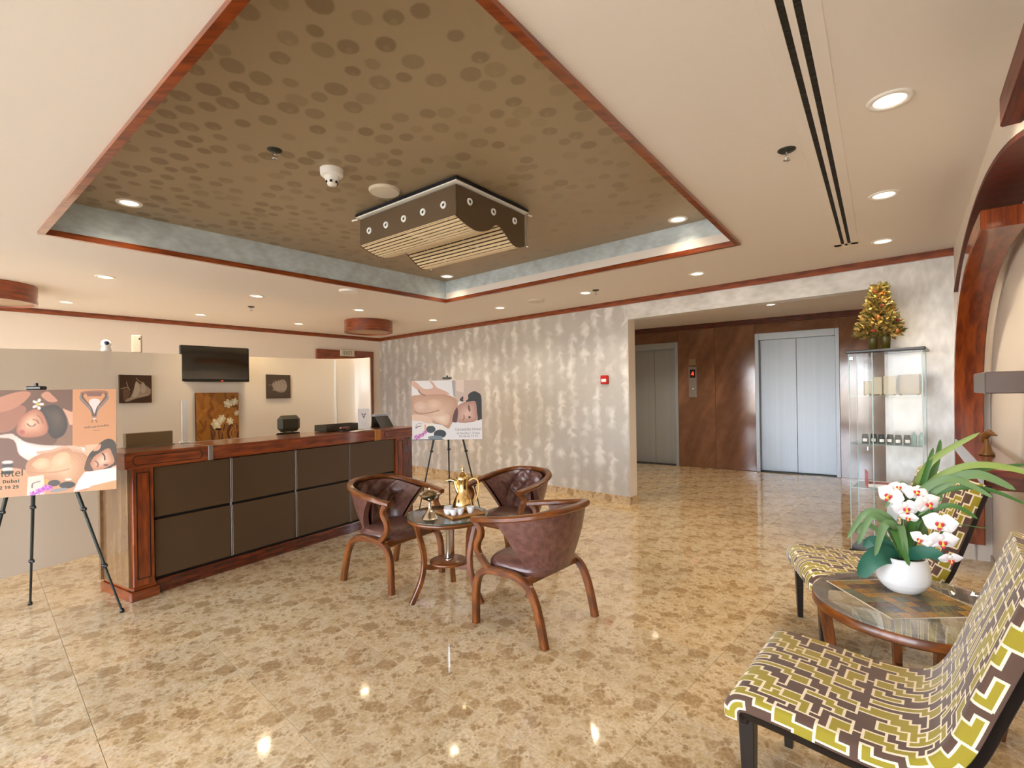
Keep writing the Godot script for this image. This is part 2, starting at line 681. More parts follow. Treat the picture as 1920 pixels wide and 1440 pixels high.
func materials() -> void:
	var tile := marble_tile()
	for k in 3:
		var m := textured(tile, 1.0, 0.07)
		m.clearcoat_enabled = true
		m.clearcoat = 0.4
		m.clearcoat_roughness = 0.03
		m.albedo_color = [Color(1, 1, 1), Color(0.96, 0.955, 0.95), Color(1.0, 0.985, 0.96)][k]
		M["tile%d" % k] = m
	M.base_stone = textured(tile, 1.6, 0.2)
	M.base_stone.albedo_color = Color(0.93, 0.91, 0.9)
	M.grout = mat(c8(186, 164, 130), 0.6)
	M.cream = mat(c8(234, 224, 212), 0.75)
	M.ceiling = mat(c8(232, 225, 218), 0.8)
	M.lacquer = mat(c8(224, 213, 197), 0.32)
	M.lacquer.clearcoat_enabled = true
	M.lacquer.clearcoat = 0.5
	M.lacquer.clearcoat_roughness = 0.12
	M.silver = textured(silver_strokes(1.0, 2), 1.0 / 2.6, 0.42, 0.25)
	M.silver_plain = textured(silver_strokes(0.0, 8), 1.0 / 2.6, 0.42, 0.2)
	M.silver_blue = textured(silver_strokes(0.0, 15), 1.0 / 2.0, 0.4, 0.12)
	M.silver_blue.albedo_color = Color(0.90, 0.96, 1.0)
	M.bronze = textured(bronze_dots(), 1.0 / 3.8, 0.45, 0.2)
	M.wood = textured(wood_image(4, c8(100, 36, 8), c8(154, 72, 20)), 1.3, 0.3, 0.0, 0.7)
	M.wood_dark = textured(wood_image(14, c8(58, 14, 8), c8(112, 46, 24)), 1.3, 0.25, 0.0, 0.8)
	M.wood_chair = textured(wood_image(9, c8(84, 41, 10), c8(140, 77, 23)), 2.2, 0.32, 0.0, 0.35)
	M.wood_lining = textured(wood_image(27, c8(70, 14, 6), c8(120, 44, 18)), 1.3, 0.5)
	M.wood_black = mat(c8(36, 30, 27), 0.3)
	M.inlay = mat(c8(16, 10, 10), 0.5)
	M.panel = mat(c8(90, 70, 50), 0.34)
	M.panel.metallic = 0.25
	M.side_panel = textured(wood_image(19, c8(112, 82, 54), c8(136, 104, 70)), 0.8, 0.16, 0.0, 0.8)
	M.dark = mat(c8(18, 16, 15), 0.5)
	M.black = mat(c8(14, 14, 15), 0.25)
	M.black_soft = mat(c8(34, 32, 28), 0.7)
	M.steel = textured(steel_image(), 1.0, 0.38, 0.3)
	M.chrome = mat(c8(205, 208, 212), 0.12, 1.0)
	M.grey_metal = mat(c8(150, 142, 136), 0.35, 0.6)
	M.gun = mat(c8(52, 58, 54), 0.4, 0.5)
	M.leather = textured(two_tone(256, 256, c8(82, 50, 43), c8(122, 84, 74), noise_image(256, 256, 0.02, FastNoiseLite.TYPE_SIMPLEX_SMOOTH, 4, 6)), 3.0, 0.33)
	M.leather.clearcoat_enabled = true
	M.leather.clearcoat = 0.35
	M.leather.clearcoat_roughness = 0.25
	var bumps := noise_image(256, 256, 0.06, FastNoiseLite.TYPE_CELLULAR, 1, 8, FastNoiseLite.RETURN_DISTANCE)
	M.leather.normal_enabled = true
	M.leather.normal_scale = 0.25
	bumps.bump_map_to_normal_map(2.0)
	M.leather.normal_texture = texture(bumps)
	M.fabric = mat(Color.WHITE, 0.85)
	M.fabric.albedo_texture = texture(maze_fabric())
	M.fabric.uv1_scale = Vector3(1.0 / 0.34, 1.0 / 0.40, 1)
	M.fabric.rim_enabled = true
	M.fabric.rim = 0.5
	M.fabric.rim_tint = 0.4
	M.stone = textured(stone_streaks(), 0.37, 0.1, 0.0, 0.5)
	M.white = mat(c8(238, 236, 232), 0.45)
	M.white_gloss = mat(c8(240, 242, 242), 0.15)
	M.off_white = mat(c8(214, 204, 186), 0.55)
	M.red = mat(c8(190, 28, 26), 0.35)
	M.gold = mat(c8(240, 208, 146), 0.16, 1.0)
	M.silver_ware = mat(c8(214, 204, 188), 0.14, 1.0)
	M.glass = glass(Color(0.86, 0.95, 0.95), 0.06)
	M.glass.metallic_specular = 0.28
	M.glass_edge = glass(Color(0.55, 0.78, 0.76), 0.45)
	M.glass_green = mat(c8(52, 60, 50), 0.05)
	M.glass_green.metallic_specular = 0.9
	M.window_glass = glass(Color(0.97, 0.98, 0.98), 0.03)
	M.lamp = glow(Color(1.0, 0.93, 0.80), 3.5)
	M.lamp_off = mat(c8(176, 152, 124), 0.5)
	M.led_red = glow(Color(1.0, 0.2, 0.12), 2.5)
	M.ink = mat(c8(66, 74, 62), 0.8)
	M.ink_grey = mat(c8(120, 124, 124), 0.8)
	M.gold_paint = mat(c8(176, 112, 34), 0.35)
	M.tray_wood = textured(wood_image(23, c8(150, 96, 46), c8(196, 140, 76)), 3.0, 0.35)
	M.table_glass = glass(Color(0.62, 0.70, 0.70), 0.12)
	M.shelf_glass = glass(Color(0.62, 0.78, 0.76), 0.35)
	M.glass_rim = mat(c8(150, 178, 178), 0.2)
	M.soil = mat(c8(52, 42, 40), 0.9)
	M.leaf = leafy(c8(62, 110, 44))
	M.leaf_pale = leafy(c8(134, 158, 78))
	M.leaf_grey = leafy(c8(104, 138, 88))
	M.leaf_dark = leafy(c8(34, 104, 84))
	M.petal = leafy(c8(246, 244, 244))
	M.lip_red = mat(c8(206, 44, 78), 0.5)
	M.lip_yellow = mat(c8(240, 214, 90), 0.5)
	M.olive = mat(c8(92, 84, 30), 0.35)
	M.trunk = mat(c8(84, 60, 34), 0.8)
	M.gold_leaf = mat(c8(196, 164, 92), 0.4, 0.1)
	M.olive_leaf = leafy(c8(110, 104, 44))
	M.bauble = mat(c8(158, 92, 36), 0.4, 0.2)
	M.berry = mat(c8(170, 44, 58), 0.35)


func leafy(c: Color) -> StandardMaterial3D:
	var m := mat(c, 0.5)
	m.backlight_enabled = true
	m.backlight = Color(0.25, 0.25, 0.22)
	m.cull_mode = BaseMaterial3D.CULL_DISABLED
	return m


# ---------------------------------------------------------------- painting flat prints (posters, pictures)

func polygon(im: Image, pts: Array, c: Color) -> void:     # points as fractions of the picture
	var w := im.get_width()
	var h := im.get_height()
	var n := pts.size()
	var y0 := h
	var y1 := 0
	for p in pts:
		y0 = mini(y0, int(p.y * h))
		y1 = maxi(y1, int(p.y * h) + 1)
	for y in range(maxi(y0, 0), mini(y1, h)):
		var yy := y + 0.5
		var xs := []
		for i in n:
			var a: Vector2 = pts[i] * Vector2(w, h)
			var b: Vector2 = pts[(i + 1) % n] * Vector2(w, h)
			if (a.y <= yy) != (b.y <= yy):
				xs.append(a.x + (yy - a.y) / (b.y - a.y) * (b.x - a.x))
		xs.sort()
		for i in range(0, xs.size() - 1, 2):
			var x0 := clampi(roundi(xs[i]), 0, w)
			var x1 := clampi(roundi(xs[i + 1]), 0, w)
			if x1 > x0:
				im.fill_rect(Rect2i(x0, y, x1 - x0, 1), c)


func blob(im: Image, pts: Array, c: Color) -> void:        # a closed smooth outline
	var out := []
	var m := pts.size()
	for i in m:
		for k in 5:
			out.append(pts[i].cubic_interpolate(pts[(i + 1) % m], pts[(i + m - 1) % m], pts[(i + 2) % m], k / 5.0))
	polygon(im, out, c)


func ellipse(im: Image, cx: float, cy: float, rx: float, ry: float, turn: float, c: Color) -> void:
	var pts := []
	var asp := float(im.get_width()) / im.get_height()
	for i in 26:
		var p := Vector2(rx * cos(TAU * i / 26), ry * sin(TAU * i / 26)).rotated(turn)
		pts.append(Vector2(cx + p.x, cy + p.y * asp))
	polygon(im, pts, c)


func modelled(im: Image, pts: Array, edge: Color, core: Color, lean := Vector2.ZERO) -> void:     # a smooth outline whose tone changes towards its middle
	var mid := Vector2.ZERO
	for p in pts:
		mid += p / pts.size()
	for k in 7:
		var q := 1.0 - k / 7.5
		var out := []
		for p in pts:
			out.append(mid + lean * (1.0 - q) + (p - mid) * q)
		blob(im, out, edge.lerp(core, k / 6.0))


func stroke(im: Image, pts: Array, wide: float, c: Color) -> void:
	var path := spline(pts, 6)
	for i in path.size() - 1:
		var a: Vector2 = path[i]
		var b: Vector2 = path[i + 1]
		var n := (b - a).orthogonal().normalized() * wide * 0.5
		polygon(im, [a - n, b - n, b + n, a + n], c)


func soften(im: Image, k: int) -> void:
	var w := im.get_width()
	var h := im.get_height()
	im.resize(w / k, h / k, Image.INTERPOLATE_LANCZOS)
	im.resize(w, h, Image.INTERPOLATE_CUBIC)


func pts(flat: Array, ox := 0.0, oy := 0.0, sx := 1.0, sy := 1.0) -> Array:
	var out := []
	for i in range(0, flat.size(), 2):
		out.append(Vector2((flat[i] - ox) / sx, (flat[i + 1] - oy) / sy))
	return out


func print_on(im: Image, rough := 0.5) -> StandardMaterial3D:
	var m := mat(Color.WHITE, rough)
	m.albedo_texture = texture(im)
	m.texture_repeat = false
	m.albedo_color = Color(0.94, 0.935, 0.93)
	return m


func picture_face(parent: Node3D, called: String, w: float, h: float, z: float, m: Material) -> void:     # print on the front of a board
	var s := begin()
	quad(s, Vector3(-w / 2, -h / 2, z), Vector3(w / 2, -h / 2, z), Vector3(w / 2, h / 2, z), Vector3(-w / 2, h / 2, z), Vector2(0, 1), Vector2(1, 1), Vector2(1, 0), Vector2(0, 0))
	part(called, s, m, parent)


# ---------------------------------------------------------------- the room

func build_floor() -> void:
	var fl := structure("floor")
	var s := begin()
	slab(s, [Vector2(-12, 2), Vector2(-12, 13), Vector2(9, 13), Vector2(9, 4), Vector2(1.5, -5), Vector2(-3, -5)], -0.1, -0.004)
	part("bed", s, M.grout, fl)
	var room := PackedVector2Array([Q0 + Vector2(-0.3, 0.1), Vector2(-2.9, 10.2), Q0, Vector2(1.4, 6.9), Vector2(1.25, 11.3), Vector2(7.4, 7.1), Vector2(4.1, 4.55), Vector2(4.2, 4.3), Q2, Q3, Vector2(-10.2, 2.2)])
	var turn := atan2(0.6818, 0.7316)
	var e1 := Vector2(0.7316, -0.6818)
	var e2 := Vector2(0.6818, 0.7316)
	var side := 0.61
	var t := begin()
	var h := (side - 0.0016) / 2
	var g := 0.0008
	quad(t, Vector3(-h + g, 0, h - g), Vector3(h - g, 0, h - g), Vector3(h - g, 0, -h + g), Vector3(-h + g, 0, -h + g), Vector2(0, 1), Vector2(1, 1), Vector2(1, 0), Vector2(0, 0))
	for k in 4:
		var b := Basis(Vector3.UP, k * PI / 2)
		quad(t, b * Vector3(-h, -0.0012, h), b * Vector3(h, -0.0012, h), b * Vector3(h - g, 0, h - g), b * Vector3(-h + g, 0, h - g))
		quad(t, b * Vector3(-h, -0.012, h), b * Vector3(h, -0.012, h), b * Vector3(h, -0.0012, h), b * Vector3(-h, -0.0012, h))
	t.generate_normals()
	var tile := t.commit()
	var rest := begin()
	var r := RandomNumberGenerator.new()
	r.seed = 3
	var b := Basis(Vector3.UP, -turn)
	for i in range(-22, 20):
		for j in range(-16, 24):
			var q := e1 * (i * side) + e2 * (j * side) + Vector2(-0.08, 0.13)
			if not Geometry2D.is_point_in_polygon(q, room):
				continue
			var kind := r.randi() % 3
			if q.y > 0.7 and absf(q.x) < q.y * 1.08 + 0.5:
				var o := put("tile", tile, fl, P(q))
				o.basis = b
				o.material_override = M["tile%d" % kind]
			else:
				rest.append_from(tile, 0, Transform3D(b, P(q)))
	rest.set_material(M.tile0)
	var o := put("outlying_tiles", rest.commit(), fl)
	o.set_meta("kind", "stuff")


func build_walls() -> void:
	# reception back wall with its framed doorway
	var wb := structure("wall_back")
	var s := begin()
	wall_between(s, Q3, Q0 + (Q0 - Q3).normalized() * 0.15, 0.0, 3.1, 0.14)
	part("plaster", s, M.cream, wb)
	var along := (Q0 - Q3).normalized()
	var n := Vector2(along.y, -along.x)     # into the room
	var dr := structure("door_1", P(Q0 - along * 1.43), facing(n))
	s = begin()
	box(s, Vector3(0.62, 2.28, 0.03), Vector3(1.24, 0.18, 0.06), 0.008)
	part("head_casing", s, M.wood, dr)
	for x in [0.045, 1.195]:
		s = begin()
		box(s, Vector3(x, 1.1, 0.025), Vector3(0.09, 2.2, 0.05), 0.008)
		part("side_casing", s, M.wood, dr)
	s = begin()
	box(s, Vector3(0.62, 1.09, 0.01), Vector3(1.06, 2.18, 0.02))
	part("leaf", s, M.wood, dr)
	s = begin()
	box(s, Vector3(1.05, 1.0, 0.05), Vector3(0.12, 0.02, 0.02), 0.006)
	part("handle", s, M.chrome, dr)
	var ex := thing("exit_sign", "small pale exit sign mounted on the head of the brown door frame", "sign", P(Q0 - along * 1.43) + Basis(Vector3.UP, facing(n)) * Vector3(0.62, 2.32, 0.06), facing(n))
	s = begin()
	box(s, Vector3(0, 0, 0.02), Vector3(0.3, 0.13, 0.04), 0.008)
	part("box", s, M.off_white, ex)
	lettering(ex, "EXIT", 0.07, Vector3(0, -0.005, 0.0405), M.ink_grey, true)

	# silver wall with the wide opening to the elevators
	var e := (Q1 - Q0).normalized()
	var ws := structure("wall_far")
	var oa := Q0 + e * 5.85
	var ob := Q0 + e * 8.54
	s = begin()
	wall_between(s, Q0 - e * 0.14, oa, 0.0, 3.1, 0.17)
	part("silver_plaster", s, M.silver, ws)
	s = begin()
	wall_between(s, oa, ob, 2.41, 3.1, 0.17)
	part("lintel", s, M.silver_plain, ws)
	s = begin()
	wall_between(s, ob, Q1 + e * 0.14, 0.0, 3.1, 0.17)
	part("silver_pier", s, M.silver_plain, ws)
	var nn := Vector2(e.y, -e.x)      # into the room
	s = begin()
	slab(s, [oa - e * 0.01, oa + e * 0.004, oa + e * 0.004 - nn * 0.172, oa - e * 0.01 - nn * 0.172], 0.0, 2.41)
	part("painted_reveal", s, M.cream, ws)
	var sk := structure("baseboard_far")
	s = begin()
	wall_between(s, Q0 + nn * 0.018, oa + nn * 0.018 + e * 0.018, 0.0, 0.1, 0.018)
	wall_between(s, oa + e * 0.018 + nn * 0.018, oa + e * 0.018 - nn * 0.19, 0.0, 0.1, 0.018)
	part("stone_skirting", s, M.base_stone, sk)

	# window wall behind the viewpoint: four tall windows let the daylight in
	var wf := structure("wall_front")
	var f := (Q3 - Q2).normalized()
	var length := Q2.distance_to(Q3)
	var bay := length / 4.0
	s = begin()
	wall_between(s, Q2 - f * 0.2, Q3 + f * 0.2, 2.45, 3.1, 0.2)
	wall_between(s, Q2 - f * 0.2, Q3 + f * 0.2, 0.0, 0.12, 0.2)
	for k in 5:
		wall_between(s, Q2 + f * (k * bay - 0.13), Q2 + f * (k * bay + 0.13), 0.12, 2.45, 0.2)
	part("plaster", s, M.cream, wf)
	for k in 4:
		var mid := Q2 + f * ((k + 0.5) * bay)
		var fn := Vector2(f.y, -f.x)
		var w := structure("window_%d" % (k + 1), P(mid - fn * 0.1), facing(fn))
		var ww := bay - 0.26
		s = begin()
		for x in [-ww / 2 + 0.03, 0.0, ww / 2 - 0.03]:
			box(s, Vector3(x, 1.285, 0), Vector3(0.06, 2.33, 0.06))
		for y in [0.15, 2.42]:
			box(s, Vector3(0, y, 0), Vector3(ww, 0.06, 0.06))
		part("frame", s, M.grey_metal, w)
		for x in [-ww / 4, ww / 4]:
			s = begin()
			quad(s, Vector3(x - ww / 4, 0.15, 0), Vector3(x + ww / 4, 0.15, 0), Vector3(x + ww / 4, 2.42, 0), Vector3(x - ww / 4, 2.42, 0))
			part("pane", s, M.window_glass, w)
	# elevator lobby: side walls and ceiling
	var wl := structure("wall_lobby")
	s = begin()
	wall_between(s, Vector2(1.24, 6.95), Vector2(1.2, 11.3), 0.0, 3.1, 0.12)
	wall_between(s, Vector2(7.3, 6.9), Vector2(3.9, 4.5), 0.0, 3.1, 0.12)
	part("plaster", s, M.cream, wl)
	s = begin()
	slab(s, [Vector2(1.1, 7.1), Vector2(1.1, 11.5), Vector2(7.5, 7.0), Vector2(4.1, 4.35)], 2.745, 2.9)
	var lc := structure("ceiling_lobby")
	part("plaster", s, M.ceiling, lc)


func build_ceiling() -> void:
	var c := structure("ceiling")
	var centre := (TA + TB + TC + TD) / 4.0
	var outer := PackedVector2Array([Q0 + Vector2(-0.05, 0.2), Q1 + Vector2(0.2, 0.02), Q2 + Vector2(0.05, -0.25), Q3 + Vector2(-0.2, -0.05)])
	var hole := PackedVector2Array([TA, TB, TC, TD])
	var dir := (TB - TA).normalized()
	for sg in [-1.0, 1.0]:
		var nrm: Vector2 = Vector2(-dir.y, dir.x) * sg
		var half := PackedVector2Array([centre - dir * 30, centre + dir * 30, centre + dir * 30 + nrm * 30, centre - dir * 30 + nrm * 30])
		for piece in Geometry2D.intersect_polygons(outer, half):
			for bit in Geometry2D.clip_polygons(piece, hole):
				var s := begin()
				slab(s, Array(bit), CEIL, CEIL + 0.1)
				part("plasterboard", s, M.ceiling, c)
	var rim := [TA, TB, TC, TD]
	for k in 4:
		var a: Vector2 = rim[k]
		var b: Vector2 = rim[(k + 1) % 4]
		var s := begin()
		wall_between(s, a, b, CEIL + 0.012, TRAY + 0.05, 0.06)
		part("tray_side", s, M.silver_blue, c)
	var s := begin()
	var grow := []
	for q in rim:
		grow.append(centre + (q - centre) * 1.03)
	slab(s, grow, TRAY, TRAY + 0.06)
	var top := begin()
	# underside again as one sheet whose print runs straight across the tray
	quad(top, P(TA, TRAY - 0.001), P(TD, TRAY - 0.001), P(TC, TRAY - 0.001), P(TB, TRAY - 0.001), Vector2(0, 3.8), Vector2(0, 0), Vector2(3.8, 0), Vector2(3.8, 3.8))
	part("tray_roof", s, M.ceiling, c)
	part("tray_painted_face", top, M.bronze, c)
	s = begin()
	slab(s, [Q0 + Vector2(-0.05, 0.3), Q1 + Vector2(0.3, 0.02), Q2 + Vector2(0.05, -0.35), Q3 + Vector2(-0.3, -0.05)], 3.1, 3.2)
	part("slab", s, M.ceiling, c)

	var n := 0
	for k in 4:
		var a: Vector2 = rim[k]
		var b: Vector2 = rim[(k + 1) % 4]
		n += 1
		var t := structure("trim_%d" % n)
		s = begin()
		var e := (b - a).normalized()
		var o := Vector2(-e.y, e.x)
		slab(s, [a - o * 0.012 + e * 0.012, b - o * 0.012 - e * 0.012, b + o * 0.024 + e * 0.024, a + o * 0.024 - e * 0.024], CEIL - 0.022, CEIL + 0.02)
		part("rim_moulding", s, M.wood, t)
	for pair in [[Q3, Q0], [Q0, Q1]]:
		n += 1
		var t := structure("trim_%d" % n)
		var e: Vector2 = (pair[1] - pair[0]).normalized()
		var o := Vector2(e.y, -e.x)
		s = begin()
		slab(s, [pair[0], pair[1], pair[1] + o * 0.035, pair[0] + o * 0.035], CEIL - 0.065, CEIL)
		part("cornice", s, M.wood, t)


func arch_y(x: float) -> float:
	return 2.56 - (0.075 if x < 1.9 else 0.1) * (x - 1.9) * (x - 1.9)


func build_arched_wall() -> void:
	var face := facing(Vector2(-0.785, 0.62))
	var w := structure("wall_right", P(Q1), face)
	var outline := [Vector2(-0.2, 0), Vector2(0.05, 0)]
	var arch := []
	for i in 29:
		var x := 0.05 + 4.2 * i / 28.0
		arch.append(Vector2(x, arch_y(x)))
	outline.append_array(arch)
	outline.append_array([Vector2(4.25, 0), Vector2(9.2, 0), Vector2(9.2, 3.1), Vector2(-0.2, 3.1)])
	var s := begin()
	prism(s, outline, -0.12, 0.0)
	part("plaster", s, M.cream, w)
	s = begin()
	box(s, Vector3(2.15, 1.4, -0.26), Vector3(4.6, 2.8, 0.1))
	box(s, Vector3(-0.08, 1.4, -0.2), Vector3(0.26, 2.8, 0.19))
	box(s, Vector3(4.4, 1.4, -0.2), Vector3(0.26, 2.8, 0.19))
	part("niche_back", s, M.cream, w)
	s = begin()
	box(s, Vector3(2.15, 0.03, -0.204), Vector3(4.2, 0.06, 0.012))
	part("niche_skirting", s, M.off_white, w)
	s = begin()
	var strip := arch.duplicate()
	for i in range(28, -1, -1):
		strip.append(arch[i] + Vector2(0, -0.022))
	prism(s, strip, -0.21, 0.006)
	box(s, Vector3(4.239, 1.0, -0.102), Vector3(0.022, 2.0, 0.216))
	part("arch_lining", s, M.wood_lining, w)
	s = begin()
	box(s, Vector3(3.95, 2.445, 0.03), Vector3(1.3, 0.11, 0.06), 0.006)
	part("wall_band", s, M.wood_lining, w)

	var fr := thing("curved_shelf_frame", "glossy brown wooden frame curving up the niche from its deep ledge", "shelf", P(Q1), face)
	s = begin()
	var path := spline([Vector3(2.2, 2.34, -0.07), Vector3(1.7, 2.34, -0.07), Vector3(1.25, 2.29, -0.07), Vector3(0.82, 2.17, -0.07), Vector3(0.47, 1.97, -0.07), Vector3(0.25, 1.71, -0.07), Vector3(0.15, 1.42, -0.07), Vector3(0.115, 1.1, -0.07), Vector3(0.115, 0.6, -0.07), Vector3(0.115, 0.16, -0.07)], 6)
	sweep(s, path, rect(0.1, 0.18, 0.006), Vector3(0, 0, 1))
	part("hood", s, M.wood, fr)
	s = begin()
	box(s, Vector3(1.18, 0.98, -0.07), Vector3(2.04, 0.105, 0.18), 0.006)
	part("ledge", s, M.wood_dark, fr)
	var sh := thing("niche_shelf", "dark grey floating shelf on the niche wall above the brown ledge", "shelf", P(Q1), face)
	s = begin()
	box(s, Vector3(1.9, 1.488, -0.095), Vector3(0.56, 0.115, 0.21), 0.005)
	part("board", s, mat(c8(92, 80, 76), 0.3), sh)
	var bd := thing("bird_figure", "small carved brown bird figure standing on the niche ledge", "ornament", P(Q1) + Basis(Vector3.UP, face) * Vector3(1.45, 1.033, -0.06), face + 0.5)
	var wd := mat(c8(112, 72, 26), 0.35)
	s = begin()
	lathe(s, [Vector2(0, 0), Vector2(0.038, 0), Vector2(0.038, 0.012), Vector2(0.026, 0.03), Vector2(0.014, 0.075), Vector2(0.012, 0.1), Vector2(0.0, 0.105)], 14)
	part("body", s, wd, bd)
	s = begin()
	sweep(s, [Vector3(-0.04, 0.085, 0), Vector3(-0.015, 0.12, 0), Vector3(0.02, 0.145, 0), Vector3(0.085, 0.13, 0)], circle(0.022, 10), Vector3.FORWARD, true, [0.5, 1.1, 0.9, 0.12])
	part("head", s, wd, bd)
	# downlight hidden under the hood washes the niche
	var l := thing("niche_downlight", "small recessed downlight in the niche's arched wooden soffit", "light", P(Q1) + Basis(Vector3.UP, face) * Vector3(2.85, arch_y(2.85) - 0.03, -0.1), face)
	s = begin()
	lathe(s, [Vector2(0.0, 0.001), Vector2(0.022, 0.001), Vector2(0.03, -0.004), Vector2(0.032, 0.004)], 16)
	part("lens", s, M.lamp, l)
	var sp := SpotLight3D.new()
	sp.name = "beam"
	sp.light_color = Color(1.0, 0.8, 0.6)
	sp.light_energy = 0.3
	sp.light_size = 0.02
	sp.spot_angle = 48
	sp.spot_range = 12
	sp.spot_attenuation = 2
	sp.shadow_enabled = true
	sp.position = Vector3(0, -0.01, 0)
	sp.rotation_degrees.x = -90
	l.add_child(sp)


func build_elevators() -> void:
	var a := Vector2(1.35, 11.19)
	var e := Vector2(0.811, -0.585)
	var n := Vector2(-0.585, -0.811)
	var w := structure("wall_elevator", P(a), facing(n))
	# local x runs along the wall, z into the lobby
	var s := begin()
	box(s, Vector3(3.6, 1.55, -0.25), Vector3(7.6, 3.1, 0.1))
	part("core", s, M.dark, w)
	var panels := [[0.0, 1.33, 0.0, 2.65], [1.33, 2.36, 2.43, 2.65], [2.36, 3.05, 0.0, 2.65], [3.05, 3.74, 0.0, 2.65], [3.74, 5.01, 2.475, 2.65], [5.01, 5.75, 0.0, 2.65], [5.75, 7.2, 0.0, 2.65]]
	for p in panels:
		s = begin()
		box(s, Vector3((p[0] + p[1]) / 2, (p[2] + p[3]) / 2, -0.1), Vector3(p[1] - p[0] - 0.003, p[3] - p[2] - 0.003, 0.2), 0.002)
		part("stone_panel", s, M.stone, w)
	s = begin()
	box(s, Vector3(3.6, 2.7, -0.03), Vector3(7.3, 0.1, 0.09), 0.006)
	part("timber_band", s, M.wood_dark, w)
	for k in 2:
		var x0: float = [1.33, 3.74][k]
		var x1: float = [2.36, 5.01][k]
		var top: float = [2.43, 2.475][k]
		var lab: String = ["brushed steel elevator doors at the lobby's far end, partly behind the silver wall", "brushed steel elevator doors nearest the glass display cabinet"][k]
		var el := thing("elevator_doors", lab, "elevator", P(a + e * x0), facing(n), "steel elevator doors in the brown stone wall")
		var wd := x1 - x0
		for x in [0.03, wd - 0.03]:
			s = begin()
			box(s, Vector3(x, top / 2, -0.06), Vector3(0.06, top, 0.15), 0.004)
			part("jamb", s, M.steel, el)
		s = begin()
		box(s, Vector3(wd / 2, top - 0.06, -0.06), Vector3(wd - 0.12, 0.12, 0.14), 0.004)
		part("header", s, M.steel, el)
		for sg in [-1.0, 1.0]:
			s = begin()
			var half := (wd - 0.12) / 2
			box(s, Vector3(wd / 2 + sg * half / 2, (top - 0.12) / 2 + 0.008, -0.14), Vector3(half - 0.004, top - 0.13, 0.03), 0.003)
			part("door_panel", s, M.steel, el)
		s = begin()
		box(s, Vector3(wd / 2, 0.004, -0.08), Vector3(wd - 0.12, 0.008, 0.16))
		part("sill", s, M.gun, el)
	var cp := thing("call_panel", "tall silver call panel with red floor number between the elevators", "control panel", P(a + e * 2.64, 1.34), facing(n))
	s = begin()
	box(s, Vector3(0, 0.295, 0.008), Vector3(0.15, 0.59, 0.016), 0.004)
	part("plate", s, M.grey_metal, cp)
	s = begin()
	box(s, Vector3(0, 0.46, 0.017), Vector3(0.1, 0.16, 0.006))
	part("display", s, M.black, cp)
	lettering(cp, "4", 0.075, Vector3(0, 0.46, 0.0205), M.led_red, true)
	s = begin()
	lathe(s, [Vector2(0.026, 0), Vector2(0.026, 0.008), Vector2(0.02, 0.012), Vector2(0, 0.012)], 18, Transform3D(Basis(Vector3.RIGHT, PI / 2), Vector3(0, 0.17, 0.014)))
	part("button", s, M.chrome, cp)
	var pl := thing("notice_plate", "small beige notice plate above the elevator call panel", "sign", P(a + e * 2.64, 1.96), facing(n))
	s = begin()
	box(s, Vector3(0, 0.06, 0.006), Vector3(0.13, 0.12, 0.012), 0.003)
	part("plate", s, mat(c8(150, 122, 88), 0.5), pl)
	# fire call point on the silver wall
	var we := (Q1 - Q0).normalized()
	var fa := thing("fire_call_point", "red square fire alarm call point on the silver wall", "fire alarm", P(Q0 + we * 5.5, 1.575), facing(Vector2(we.y, -we.x)))
	s = begin()
	box(s, Vector3(0, 0.062, 0.022), Vector3(0.115, 0.12, 0.044), 0.01)
	part("housing", s, M.red, fa)
	s = begin()
	box(s, Vector3(0, 0.053, 0.045), Vector3(0.075, 0.042, 0.005), 0.002)
	part("break_glass", s, M.white_gloss, fa)
	# added lamps, unseen above the lintel, that brighten the lobby
	for q in [Vector2(2.4, 8.6), Vector2(3.9, 7.5), Vector2(5.3, 6.5)]:
		downlight(q, 2.745, "added unseen downlight brightening the elevator lobby, %s" % ("before the far elevator" if q.x < 3 else "between the two elevators" if q.x < 5 else "before the near elevator"), 1.7 if q.x < 3 else 0.7)


# plan points of the curved reception screen, with the height of its top
var SCREEN := [Vector2(-4.75, 2.75), Vector2(-4.5, 3.45), Vector2(-4.25, 4.15), Vector2(-4.12, 4.46), Vector2(-3.95, 4.9), Vector2(-3.69, 5.49), Vector2(-3.29, 6.21), Vector2(-2.85, 6.88), Vector2(-2.42, 7.25), Vector2(-2.07, 7.3)]


func on_screen(t: float) -> Array:      # point and normal (towards the room) at a spline position
	var path := spline(SCREEN, 8)
	var i := clampi(int(t * 8), 0, path.size() - 2)
	var q: Vector2 = path[i].lerp(path[i + 1], t * 8 - i)
	var e: Vector2 = (path[i + 1] - path[i]).normalized()
	return [q, Vector2(e.y, -e.x)]


func screen_top(t: float) -> float:
	return lerpf(1.905, 2.03, clampf((t - 1.5) / 7.5, 0, 1))


